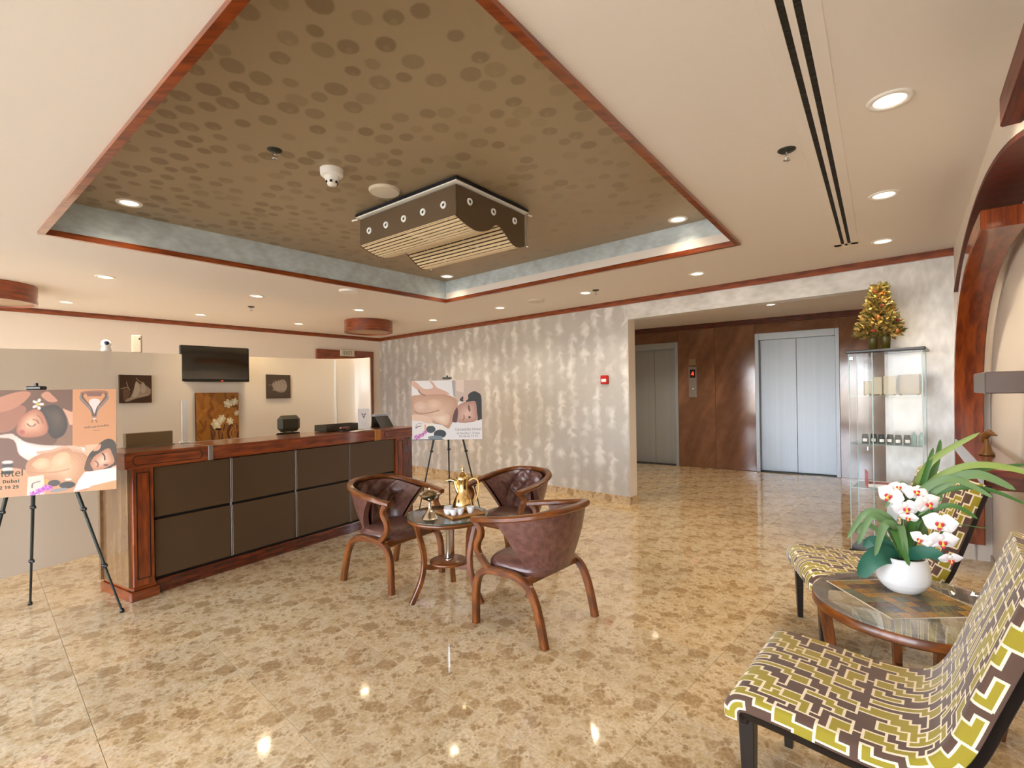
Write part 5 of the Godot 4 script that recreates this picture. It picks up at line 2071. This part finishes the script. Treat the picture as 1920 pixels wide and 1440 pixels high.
	lathe(s, [Vector2(0, 0.122), Vector2(0.02, 0.124), Vector2(0.05, 0.138), Vector2(0.07, 0.16), Vector2(0.077, 0.175), Vector2(0.077, 0.175), Vector2(0.073, 0.176), Vector2(0.065, 0.162), Vector2(0.04, 0.142), Vector2(0, 0.134)], 36)
	part("dish", s, M.silver_ware, bowl)
	s = begin()
	lathe(s, [Vector2(0.072, 0.175), Vector2(0.06, 0.186), Vector2(0.03, 0.198), Vector2(0.008, 0.203), Vector2(0.008, 0.203), Vector2(0.01, 0.214), Vector2(0, 0.22)], 32)
	part("lid", s, M.silver_ware, bowl)

	var cups := [
		[Vector2(-0.475, 3.585), "white coffee cup at the tray's front left corner"],
		[Vector2(-0.430, 3.565), "white coffee cup at the tray's front edge, nearest the viewer"],
		[Vector2(-0.385, 3.585), "white coffee cup just in front of the golden pot"],
		[Vector2(-0.315, 3.63), "white coffee cup on the tray right of the golden pot"],
		[Vector2(-0.48, 3.655), "white coffee cup on the tray left behind the pot"],
	]
	var first: Node3D
	for k in cups.size():
		if k == 0:
			first = thing("coffee_cup", cups[0][1], "cup", P(cups[0][0], y + 0.0085), 0.0, "small white coffee cups on the tray")
			s = begin()
			lathe(s, [Vector2(0, 0), Vector2(0.014, 0), Vector2(0.016, 0.004), Vector2(0.026, 0.022), Vector2(0.0295, 0.046), Vector2(0.0295, 0.046), Vector2(0.028, 0.046), Vector2(0.024, 0.024), Vector2(0.012, 0.006), Vector2(0, 0.005)], 24)
			part("body", s, M.white_gloss, first)
		else:
			copy_of(first, cups[k][1], P(cups[k][0], y + 0.0085), 0.0)


# ---------------------------------------------------------------- the patterned chairs and side table by the arched wall

func make_lounge_chair(label: String) -> Node3D:
	var o := thing("lounge_chair", label, "chair", Vector3.ZERO, 0.0, "patterned lounge chairs by the arched wall")
	# centre line of the shell from the seat's front edge round to the top of the back
	var line := spline([Vector3(0, 0.375, 0.295), Vector3(0, 0.415, 0.292), Vector3(0, 0.436, 0.255), Vector3(0, 0.432, 0.12), Vector3(0, 0.420, -0.02), Vector3(0, 0.420, -0.13), Vector3(0, 0.448, -0.215), Vector3(0, 0.52, -0.272), Vector3(0, 0.67, -0.328), Vector3(0, 0.83, -0.384), Vector3(0, 0.985, -0.438)], 6)
	var s := begin()
	# top face, bottom face and rounded edges; the pattern runs on along the seat and up the back
	var w := 0.30
	var prof := [Vector2(-w, -0.026), Vector2(-w, 0.012), Vector2(-w + 0.005, 0.022), Vector2(-w + 0.016, 0.028), Vector2(w - 0.016, 0.028), Vector2(w - 0.005, 0.022), Vector2(w, 0.012), Vector2(w, -0.026)]
	cloth(s, line, prof)
	part("upholstery", s, M.fabric, o)
	s = begin()
	var under := [Vector2(-w + 0.004, -0.05), Vector2(-w - 0.003, -0.046), Vector2(-w - 0.003, -0.026), Vector2(w + 0.003, -0.026), Vector2(w + 0.003, -0.046), Vector2(w - 0.004, -0.05)]
	cloth(s, line, under)
	part("shell_frame", s, M.wood_black, o)
	for x in [-0.26, 0.26]:
		s = begin()
		sweep(s, [Vector3(x * 1.01, 0, 0.25), Vector3(x, 0.39, 0.255)], rect(0.05, 0.05, 0.003), Vector3(0, 0, 1), false, [0.58, 1.0])
		part("leg", s, M.wood_black, o)
		s = begin()
		sweep(s, spline([Vector3(x * 1.01, 0, -0.345), Vector3(x, 0.2, -0.27), Vector3(x, 0.41, -0.215)], 4), rect(0.05, 0.05, 0.003), Vector3(0, 0, 1), false, [0.6, 0.65, 0.7, 0.75, 0.8, 0.85, 0.9, 0.95, 1.0])
		part("leg", s, M.wood_black, o)
	return o


func cloth(s: SurfaceTool, line: Array, prof: Array) -> void:
	# loft of an open or closed cross-section along a line in the yz plane; U across, V along
	var n := line.size()
	var m := prof.size()
	var along := 0.0
	var rows := []
	var vs := []
	for i in n:
		var t: Vector3 = (line[mini(i + 1, n - 1)] - line[maxi(i - 1, 0)]).normalized()
		var u := Vector3(0, -t.z, t.y)
		if i > 0:
			along += line[i].distance_to(line[i - 1])
		var row := []
		for q in prof:
			row.append(line[i] + Vector3(q.x, 0, 0) + u * q.y)
		rows.append(row)
		vs.append(along)
	var round := [0.0]
	for j in m:
		round.append(round[j] + prof[j].distance_to(prof[(j + 1) % m]))
	for j in m:
		var j1 := (j + 1) % m
		s.set_smooth_group(1 if j < m - 1 else 2)
		for i in n - 1:
			var out: Vector3 = (rows[i][j] + rows[i][j1]) * 0.5 - line[i]
			var a: Vector3 = rows[i][j]
			var b: Vector3 = rows[i][j1]
			var c: Vector3 = rows[i + 1][j1]
			var d: Vector3 = rows[i + 1][j]
			if (b - a).cross(d - a).dot(out) > 0:
				quad(s, a, b, c, d, Vector2(round[j], vs[i]), Vector2(round[j + 1], vs[i]), Vector2(round[j + 1], vs[i + 1]), Vector2(round[j], vs[i + 1]))
			else:
				quad(s, d, c, b, a, Vector2(round[j], vs[i + 1]), Vector2(round[j + 1], vs[i + 1]), Vector2(round[j + 1], vs[i]), Vector2(round[j], vs[i]))
	s.set_smooth_group(-1)
	for i in [0, n - 1]:
		for j in range(1, m - 1):
			if i == 0:
				tri(s, rows[i][0], rows[i][j + 1], rows[i][j], prof[0], prof[j + 1], prof[j])
			else:
				tri(s, rows[i][0], rows[i][j], rows[i][j + 1], prof[0], prof[j], prof[j + 1])


func build_lounge_set() -> void:
	var ch := make_lounge_chair("olive and brown maze-patterned chair in front, cut by the picture's bottom")
	ch.position = P(Vector2(1.135, 1.70))
	ch.rotation.y = facing(Vector2(-0.752, 0.659))
	copy_of(ch, "olive and brown maze-patterned chair behind the orchid pot", P(Vector2(2.0, 2.908)), facing(Vector2(-0.954, 0.30)))

	var t := thing("side_table", "round glass-topped side table with brown rim between patterned chairs", "table", P(Vector2(1.755, 2.2)), 0.35)
	var s := begin()
	var R := 0.388
	lathe(s, [Vector2(R - 0.05, 0.475), Vector2(R - 0.006, 0.475), Vector2(R, 0.482), Vector2(R, 0.482), Vector2(R, 0.512), Vector2(R - 0.004, 0.516), Vector2(R - 0.004, 0.516), Vector2(R - 0.05, 0.516)], 64)
	lathe(s, [Vector2(R - 0.05, 0.516), Vector2(R - 0.05, 0.475)], 64)
	part("rim", s, M.wood_chair, t)
	s = begin()
	lathe(s, [Vector2(0, 0.517), Vector2(R - 0.006, 0.517), Vector2(R - 0.003, 0.519), Vector2(R - 0.003, 0.524), Vector2(R - 0.006, 0.526), Vector2(R - 0.006, 0.526), Vector2(0, 0.526)], 64)
	part("glass_top", s, M.table_glass, t)
	for k in 4:
		var a := PI / 4 + k * PI / 2
		var d := Vector3(cos(a), 0, sin(a))
		s = begin()
		sweep(s, [d * 0.345 + Vector3(0, 0.476, 0), d * 0.275 + Vector3(0, 0.0, 0)], rect(0.05, 0.045, 0.004), Vector3(-d.z, 0, d.x), false, [1.0, 0.7])
		part("leg", s, M.wood_chair, t)
	s = begin()
	for k in 2:
		box(s, Vector3(0, 0.105, 0), Vector3(0.6, 0.03, 0.03), 0.003, Transform3D(Basis(Vector3.UP, PI / 4 + k * PI / 2), Vector3.ZERO))
	part("stretcher", s, M.wood_chair, t)

	# the printed mat under the pot
	var im := Image.create(320, 320, false, Image.FORMAT_RGB8)
	im.fill(c8(84, 80, 62))
	var r := RandomNumberGenerator.new()
	r.seed = 8
	var tones := [c8(166, 122, 58), c8(112, 84, 68), c8(136, 108, 66), c8(88, 88, 82), c8(146, 128, 84), c8(98, 72, 58), c8(176, 134, 70), c8(116, 120, 100)]
	for i in 8:
		for j in 8:
			im.fill_rect(Rect2i(i * 40 + 1, j * 40 + 1, 38, 38), tones[r.randi() % 8])
			for k in 4:
				stroke(im, [Vector2((i + r.randf()) / 8.0, (j + r.randf()) / 8.0), Vector2((i + r.randf()) / 8.0, (j + r.randf()) / 8.0)], 0.006, tones[r.randi() % 8])
	for k in 7:
		var x := r.randf()
		stroke(im, [Vector2(x, 0.0), Vector2(x + 0.1, 0.5), Vector2(x - 0.1, 1.0)], 0.008, c8(130, 134, 84))
	var mt := thing("place_mat", "square patchwork-printed mat lying on the side table's glass", "mat", P(Vector2(1.74, 2.25), 0.526), facing(Vector2(-0.42, -0.9)) + 0.45)
	s = begin()
	box(s, Vector3(0, 0.001, 0), Vector3(0.42, 0.002, 0.42), 0.0)
	part("backing", s, M.off_white, mt)
	s = begin()
	quad(s, Vector3(-0.205, 0.0024, 0.205), Vector3(0.205, 0.0024, 0.205), Vector3(0.205, 0.0024, -0.205), Vector3(-0.205, 0.0024, -0.205), Vector2(0, 1), Vector2(1, 1), Vector2(1, 0), Vector2(0, 0))
	part("print", s, print_on(im, 0.25), mt)

	orchid(Vector2(1.80, 2.32), 0.529)


func orchid(q: Vector2, y: float) -> void:
	# local x to the viewer's right, z towards the viewer; 1 unit of the point lists = 2.45 mm
	var o := thing("orchid_plant", "white artificial orchid with long green leaves in a white pot", "plant", P(q, y), facing(-q.normalized()))
	o.scale = Vector3.ONE * 0.93
	var k := 0.00245
	var s := begin()
	lathe(s, [Vector2(0, 0), Vector2(0.058, 0), Vector2(0.066, 0.004), Vector2(0.094, 0.03), Vector2(0.107, 0.052), Vector2(0.107, 0.052), Vector2(0.111, 0.062), Vector2(0.111, 0.09), Vector2(0.105, 0.13), Vector2(0.097, 0.168), Vector2(0.093, 0.174), Vector2(0.088, 0.17), Vector2(0.088, 0.155)], 48)
	part("pot", s, M.white_gloss, o)
	s = begin()
	lathe(s, [Vector2(0, 0.16), Vector2(0.085, 0.16)], 24, Transform3D(Basis(Vector3.RIGHT, PI), Vector3(0, 0.32, 0)))
	var r := RandomNumberGenerator.new()
	r.seed = 6
	for i in 40:
		ball(s, Vector3(r.randf_range(-0.058, 0.058), 0.16, r.randf_range(-0.058, 0.058)), Vector3(0.012, 0.007, 0.01), 6)
	part("soil", s, M.soil, o)
	# leaves: points (x, y, z), widest breadth, material
	var leaves := [
		[[5, 60, 0, 15, 180, 5, 45, 265, 10, 118, 327, 12], 14, 0], [[5, 60, 0, 30, 190, -8, 52, 250, -12, 62, 310, -14], 13, 1], [[0, 60, 2, 20, 170, 10, 36, 235, 12, 50, 295, 10], 12, 1],
		[[8, 60, 0, 30, 200, 20, 90, 262, 30, 165, 262, 30, 235, 225, 26], 13, 0], [[8, 60, 0, 30, 190, 30, 100, 250, 40, 160, 228, 42], 20, 2], [[8, 60, 4, 20, 190, 34, 70, 240, 44, 130, 212, 50], 15, 2],
		[[5, 60, 4, 20, 170, 20, 66, 216, 34, 120, 225, 36, 180, 200, 36], 10, 1], [[5, 60, 4, 8, 170, 24, 2, 222, 34, -28, 170, 40], 13, 2], [[5, 60, 4, 14, 160, 30, 20, 214, 40, 10, 150, 48], 11, 1],
		[[4, 60, 4, 20, 150, 30, 70, 190, 44, 110, 170, 46], 11, 1], [[4, 60, 4, 24, 150, 26, 60, 205, 40, 24, 165, 52], 10, 2], [[10, 60, 0, 60, 220, -10, 130, 255, -20, 200, 270, -20], 9, 1],
		[[-2, 60, 4, -20, 130, 30, -50, 152, 44, -72, 92, 50], 15, 2], [[-2, 60, 4, -14, 140, 26, -56, 160, 36, -92, 98, 40], 13, 2], [[-2, 60, 6, -8, 130, 40, -28, 140, 54, -44, 76, 56], 16, 2],
		[[0, 60, 8, -14, 130, 44, -4, 110, 62, 10, 70, 66], 15, 1], [[0, 60, 8, -4, 140, 40, 2, 116, 60, 6, 74, 62], 13, 2], [[-4, 60, 0, -30, 110, 12, -62, 130, 20, -78, 108, 22], 11, 2],
		[[-6, 66, 10, -30, 78, 40, -52, 64, 56, -68, 30, 60], 38, 3], [[-4, 64, 8, -26, 92, 20, -50, 98, 26, -62, 84, 30], 24, 3], [[6, 66, 8, 24, 88, 26, 46, 92, 34, 64, 82, 36], 26, 3], [[4, 64, -6, 10, 100, -20, 26, 126, -26, 36, 104, -30], 28, 2],
	]
	var greens := [M.leaf_pale, M.leaf, M.leaf_grey, M.leaf_dark]
	for l in leaves:
		var path := []
		for i in range(0, l[0].size(), 3):
			path.append(Vector3(l[0][i], l[0][i + 1], l[0][i + 2]) * k)
		s = begin()
		leaf(s, spline(path, 6), l[1] * k * 0.5)
		part("leaf", s, greens[l[2]], o)
	# flower stems
	for st in [[[4, 60, 2, 0, 120, 22, -2, 190, 36, -16, 205, 46], 0.0032], [[6, 60, 2, 20, 130, 24, 30, 190, 36, 56, 150, 50, 62, 118, 54], 0.0032], [[8, 60, 2, 40, 110, 24, 80, 150, 30, 118, 152, 32, 124, 158, 32], 0.002]]:
		var path := []
		for i in range(0, st[0].size(), 3):
			path.append(Vector3(st[0][i], st[0][i + 1], st[0][i + 2]) * k)
		s = begin()
		sweep(s, spline(path, 6), circle(st[1], 7), Vector3(0, 0, 1), true)
		part("stem", s, M.leaf, o)
	var blooms := [[-18, 198, 50, -0.5, 0.1, 27], [6, 178, 56, 0.2, -0.2, 24], [22, 208, 44, 0.2, 0.5, 22], [38, 190, 52, 0.5, 0.0, 25], [56, 156, 58, -0.1, 0.0, 28], [58, 124, 60, 0.2, -0.3, 27], [28, 122, 58, -0.5, -0.2, 20], [-4, 214, 40, -0.1, 0.4, 18], [70, 92, 56, 0.3, -0.6, 20], [10, 160, 50, -0.2, -0.5, 17]]
	for b in blooms:
		var T := Transform3D(Basis.from_euler(Vector3(-b[4], b[3], b[3] * 0.6)), Vector3(b[0], b[1], b[2]) * k)
		s = begin()
		var rad: float = b[5] * k
		for p in [[PI / 2, 0.62, 0.36], [PI / 2 + 2.2, 0.66, 0.36], [PI / 2 - 2.2, 0.66, 0.36], [0.28, 1.0, 0.62], [PI - 0.28, 1.0, 0.62]]:
			var d := Vector3(cos(p[0]), sin(p[0]), 0)
			var n := Vector3(-d.y, d.x, 0)
			var back := 0.0 if p[2] > 0.5 else -0.002
			sheet(s, func(u, v):
				var wv: float = sin(PI * pow(v, 0.75)) * p[2] * rad
				return T * (d * (v * p[1] * rad) + n * ((u - 0.5) * 2.0 * wv) + Vector3(0, 0, back + rad * (0.16 * sin(v * 2.6) - 0.22 * pow((u - 0.5) * 2.0, 2.0) * sin(PI * v)))), 6, 7, 1)
		var fl := part("flower", s, M.petal, o)
		s = begin()
		ball(s, Vector3(0, -0.1 * rad, 0.2 * rad), Vector3(0.14, 0.2, 0.18) * rad, 8, T)
		part("lip", s, M.lip_yellow, fl)
		s = begin()
		for sg in [-1, 1]:
			ball(s, Vector3(0.14 * sg * rad, 0.02 * rad, 0.26 * rad), Vector3(0.1, 0.14, 0.12) * rad, 8, T)
		ball(s, Vector3(0, -0.28 * rad, 0.3 * rad), Vector3(0.12, 0.1, 0.1) * rad, 8, T)
		part("lip_markings", s, M.lip_red, fl)


func leaf(s: SurfaceTool, path: Array, half: float) -> void:
	# a strap leaf with a folded midrib; its breadth turned to face the viewer's side
	var n := path.size()
	var rows := []
	for i in n:
		var t: Vector3 = (path[mini(i + 1, n - 1)] - path[maxi(i - 1, 0)]).normalized()
		var side := t.cross(Vector3(0.25, 0.35, 0.9)).normalized()
		var up := side.cross(t)
		var v := float(i) / (n - 1)
		var w := half * minf(1.0, 0.35 + v * 2.2) * sqrt(maxf(0.0, 1.0 - pow(v, 3.5)))
		rows.append([path[i] - side * w + up * w * 0.3, path[i], path[i] + side * w + up * w * 0.3])
	s.set_smooth_group(1)
	for i in n - 1:
		for j in 2:
			quad(s, rows[i][j], rows[i][j + 1], rows[i + 1][j + 1], rows[i + 1][j], Vector2(j * 0.5, i * 0.1), Vector2(j * 0.5 + 0.5, i * 0.1), Vector2(j * 0.5 + 0.5, i * 0.1 + 0.1), Vector2(j * 0.5, i * 0.1 + 0.1))
	s.set_smooth_group(-1)


# ---------------------------------------------------------------- glass cabinet and the golden tree on it

func build_cabinet() -> void:
	var e := Vector2(0.7316, -0.6818)
	var n := Vector2(-0.6818, -0.7316)
	var at := Vector2(3.14, 4.22) - n * 0.21
	var turn := facing(n)
	var o := thing("display_cabinet", "tall glass display cabinet with black top and base before the silver wall", "cabinet", P(at), turn)
	var W := 0.50
	var D := 0.40
	var H := 1.80
	var s := begin()
	box(s, Vector3(0, 0.03, 0), Vector3(W + 0.03, 0.06, D + 0.03), 0.006)
	part("base", s, M.black, o)
	s = begin()
	box(s, Vector3(0, H - 0.0125, 0), Vector3(W + 0.05, 0.025, D + 0.05), 0.006)
	part("top", s, M.black, o)
	for p in [["side_pane", -W / 2, 0.0, 0.006, D], ["side_pane", W / 2, 0.0, 0.006, D], ["back_pane", 0.0, -D / 2, W, 0.006]]:
		s = begin()
		if p[3] < 0.01:
			quad(s, Vector3(p[1], 0.06, D / 2), Vector3(p[1], 0.06, -D / 2), Vector3(p[1], H - 0.025, -D / 2), Vector3(p[1], H - 0.025, D / 2))
		else:
			quad(s, Vector3(-W / 2, 0.06, p[2]), Vector3(W / 2, 0.06, p[2]), Vector3(W / 2, H - 0.025, p[2]), Vector3(-W / 2, H - 0.025, p[2]))
		part(p[0], s, M.glass, o)
	for c in [[-W / 2 + 0.004, -0.085], [-0.08, W / 2 - 0.004]]:
		s = begin()
		quad(s, Vector3(c[0], 0.065, D / 2), Vector3(c[1], 0.065, D / 2), Vector3(c[1], H - 0.03, D / 2), Vector3(c[0], H - 0.03, D / 2))
		part("door_pane", s, M.glass, o)
	s = begin()
	for x in [-W / 2, -0.0825, W / 2]:
		for z in [-D / 2, D / 2]:
			if x == -0.0825 and z < 0:
				continue
			box(s, Vector3(x, H / 2 + 0.015, z), Vector3(0.007, H - 0.09, 0.007))
	part("pane_edges", s, M.glass_rim, o)
	s = begin()
	box(s, Vector3(-0.12, 0.95, D / 2 + 0.012), Vector3(0.012, 0.04, 0.02), 0.003)
	box(s, Vector3(-W / 2 + 0.02, H - 0.07, D / 2 + 0.006), Vector3(0.03, 0.03, 0.016), 0.004)
	part("hinge", s, M.chrome, o)
	for y in [0.60, 0.985, 1.40]:
		s = begin()
		box(s, Vector3(0, y, 0), Vector3(W - 0.014, 0.007, D - 0.014))
		part("glass_shelf", s, M.shelf_glass, o)

	var B := Basis(Vector3.UP, turn)
	var spot := func(x: float, y: float, z: float) -> Vector3: return P(at) + B * Vector3(x, y, z)
	var cream := mat(c8(214, 206, 184), 0.55)
	var boxes := [[-0.135, 0.05, 0.055, 0.115, "narrow cream gift box at the left of the cabinet's upper shelf"], [-0.065, 0.075, 0.06, 0.15, "cream gift box with gold feet, second on the upper shelf"], [0.02, 0.07, 0.085, 0.155, "front-facing cream gift box in the middle of the upper shelf"], [0.15, -0.01, 0.14, 0.165, "widest beige gift box at the right of the upper shelf"]]
	for b in boxes:
		var bx := thing("gift_box", b[4], "box", spot.call(b[0], 1.4035, b[1]), turn + (0.25 if b[0] < 0.1 else -0.1), "gift boxes on the cabinet's upper shelf")
		s = begin()
		box(s, Vector3(0, b[3] / 2 + 0.012, 0), Vector3(b[2], b[3], 0.06), 0.002)
		part("carton", s, cream if b[0] < 0.1 else mat(c8(204, 192, 172), 0.55), bx)
		s = begin()
		for x in [-b[2] / 2 + 0.008, b[2] / 2 - 0.008]:
			for z in [-0.022, 0.022]:
				ball(s, Vector3(x, 0.006, z), Vector3(0.006, 0.006, 0.006), 8)
		part("feet", s, M.gold, bx)
	var jar0: Node3D
	for k in 6:
		var lab: String = ["leftmost black jar on the cabinet's middle shelf", "second black jar from the left on the middle shelf", "third black jar on the middle shelf, left of centre", "fourth black jar, with the clearest white label", "fifth black jar on the middle shelf, slightly set back", "last black jar on the right of the row"][k]
		var p: Vector3 = spot.call(-0.155 + k * 0.058, 0.9885, 0.08 - (0.03 if k % 2 else 0.0))
		if k == 0:
			jar0 = thing("cosmetic_jar", lab, "jar", p, turn, "black jars on the cabinet's middle shelf")
			s = begin()
			lathe(s, [Vector2(0, 0), Vector2(0.024, 0), Vector2(0.026, 0.004), Vector2(0.026, 0.05), Vector2(0.023, 0.056), Vector2(0, 0.056)], 20)
			part("body", s, M.black, jar0)
			s = begin()
			lathe(s, [Vector2(0.022, 0.056), Vector2(0.022, 0.074), Vector2(0.019, 0.077), Vector2(0, 0.077)], 20)
			part("lid", s, M.black, jar0)
			s = begin()
			sheet(s, func(u, v): return Vector3(0.0263 * sin((u - 0.5) * 1.3), 0.012 + 0.026 * v, 0.0263 * cos((u - 0.5) * 1.3)), 6, 1)
			part("paper_label", s, M.white, jar0)
		else:
			copy_of(jar0, lab, p, turn + 0.2 * (k % 3 - 1))
	for k in 2:
		var bx := thing("clear_bottle", ["clear glass bottle right of the black jars on the shelf", "clear glass bottle at the shelf's right end, nearest the edge"][k], "bottle", spot.call(0.175 + 0.05 * k, 0.9885, -0.01), turn, "clear bottles on the cabinet's middle shelf")
		s = begin()
		lathe(s, [Vector2(0, 0.0), Vector2(0.02, 0), Vector2(0.02, 0.07), Vector2(0.008, 0.085), Vector2(0.008, 0.1), Vector2(0, 0.1)], 16)
		part("body", s, M.glass_edge, bx)
		s = begin()
		lathe(s, [Vector2(0, 0.1), Vector2(0.01, 0.1), Vector2(0.01, 0.118), Vector2(0, 0.118)], 12)
		part("cap", s, M.white, bx)
	var gb := thing("open_box", "open red and white presentation box on the cabinet's lowest shelf", "box", spot.call(-0.02, 0.6035, 0.05), turn + 0.25)
	s = begin()
	box(s, Vector3(0, 0.006, 0), Vector3(0.27, 0.012, 0.17), 0.001)
	for z in [-0.082, 0.082]:
		box(s, Vector3(0, 0.018, z), Vector3(0.27, 0.036, 0.006), 0.001)
	part("tray", s, M.white, gb)
	s = begin()
	box(s, Vector3(0.01, 0.022, 0), Vector3(0.24, 0.02, 0.15), 0.003)
	part("lining", s, mat(c8(178, 70, 60), 0.6), gb)
	s = begin()
	box(s, Vector3(-0.134, 0.07, 0), Vector3(0.006, 0.14, 0.17), 0.001)
	part("lid", s, mat(c8(186, 58, 52), 0.5), gb)
	s = begin()
	box(s, Vector3(-0.128, 0.075, 0), Vector3(0.006, 0.11, 0.13), 0.001)
	part("lid_card", s, M.off_white, gb)

	# golden table tree
	var t := thing("golden_tree", "small golden decorated tree standing on top of the glass cabinet", "decorative tree", spot.call(-0.05, H, 0.02), turn)
	t.scale = Vector3(1.06, 1.08, 1.06)
	for x in [-0.042, 0.042]:
		s = begin()
		lathe(s, [Vector2(0, 0), Vector2(0.03, 0), Vector2(0.034, 0.1), Vector2(0.034, 0.12), Vector2(0, 0.12)], 14, Transform3D(Basis(), Vector3(x, 0, 0)))
		part("pot", s, M.olive, t)
	s = begin()
	bar(s, Vector3(0, 0.08, 0), Vector3(0, 0.5, 0), 0.012, 8, 0.004)
	part("trunk", s, M.trunk, t)
	var r := RandomNumberGenerator.new()
	r.seed = 17
	for pass_no in 2:
		s = begin()
		var lf := [0.046, 0.06][pass_no] as float
		leaf(s, [Vector3(0, 0, 0), Vector3(0, lf * 0.35, lf * 0.12), Vector3(0, lf * 0.7, lf * 0.1), Vector3(0, lf, 0)], [0.013, 0.007][pass_no])
		s.generate_normals()
		s.set_material([M.gold_leaf, M.olive_leaf][pass_no])
		var mm := MultiMesh.new()
		mm.transform_format = MultiMesh.TRANSFORM_3D
		mm.mesh = s.commit()
		var count := [900, 950][pass_no] as int
		mm.instance_count = count
		for i in count:
			var h := pow(r.randf(), 1.35)
			var rad := lerpf(0.175, 0.02, pow(h, 0.85)) * sqrt(r.randf_range(0.25, 1.0))
			if h < 0.12:
				rad *= 0.75 + h * 2.0
			var a := r.randf() * TAU
			var p := Vector3(cos(a) * rad, 0.115 + h * 0.40, sin(a) * rad)
			var out := Vector3(cos(a), r.randf_range(-0.1, 0.9), sin(a)).normalized()
			out = (out + Vector3(r.randf_range(-0.7, 0.7), r.randf_range(-0.5, 0.5), r.randf_range(-0.7, 0.7))).normalized()
			var x := out.cross(Vector3(r.randf_range(-1, 1), r.randf_range(-1, 1), r.randf_range(-1, 1))).normalized()
			mm.set_instance_transform(i, Transform3D(Basis(x, out, x.cross(out)), p).scaled_local(Vector3.ONE * r.randf_range(0.7, 1.15)))
		var mi := MultiMeshInstance3D.new()
		mi.name = ["golden_leaves", "olive_sprigs"][pass_no]
		mi.multimesh = mm
		mi.set_meta("kind", "stuff")
		t.add_child(mi)
	for i in 9:
		var h := 0.03 + 0.1 * i
		var a := i * 2.4 + 0.6
		var rad := lerpf(0.16, 0.03, pow(h, 0.85))
		s = begin()
		ball(s, Vector3(cos(a) * rad, 0.12 + h * 0.4, sin(a) * rad), Vector3(0.019, 0.024, 0.019), 10)
		part("cone_bauble", s, M.bauble, t)
		a += 1.1
		s = begin()
		for k in 3:
			ball(s, Vector3(cos(a) * rad * 1.03 + 0.008 * (k - 1), 0.135 + h * 0.4 + 0.006 * (k % 2), sin(a) * rad * 1.03), Vector3.ONE * 0.0085, 8)
		part("berries", s, M.berry, t)
	s = begin()
	bar(s, Vector3(0, 0.48, 0), Vector3(0.012, 0.565, 0), 0.003, 6, 0.001)
	part("top_sprig", s, M.olive_leaf, t)
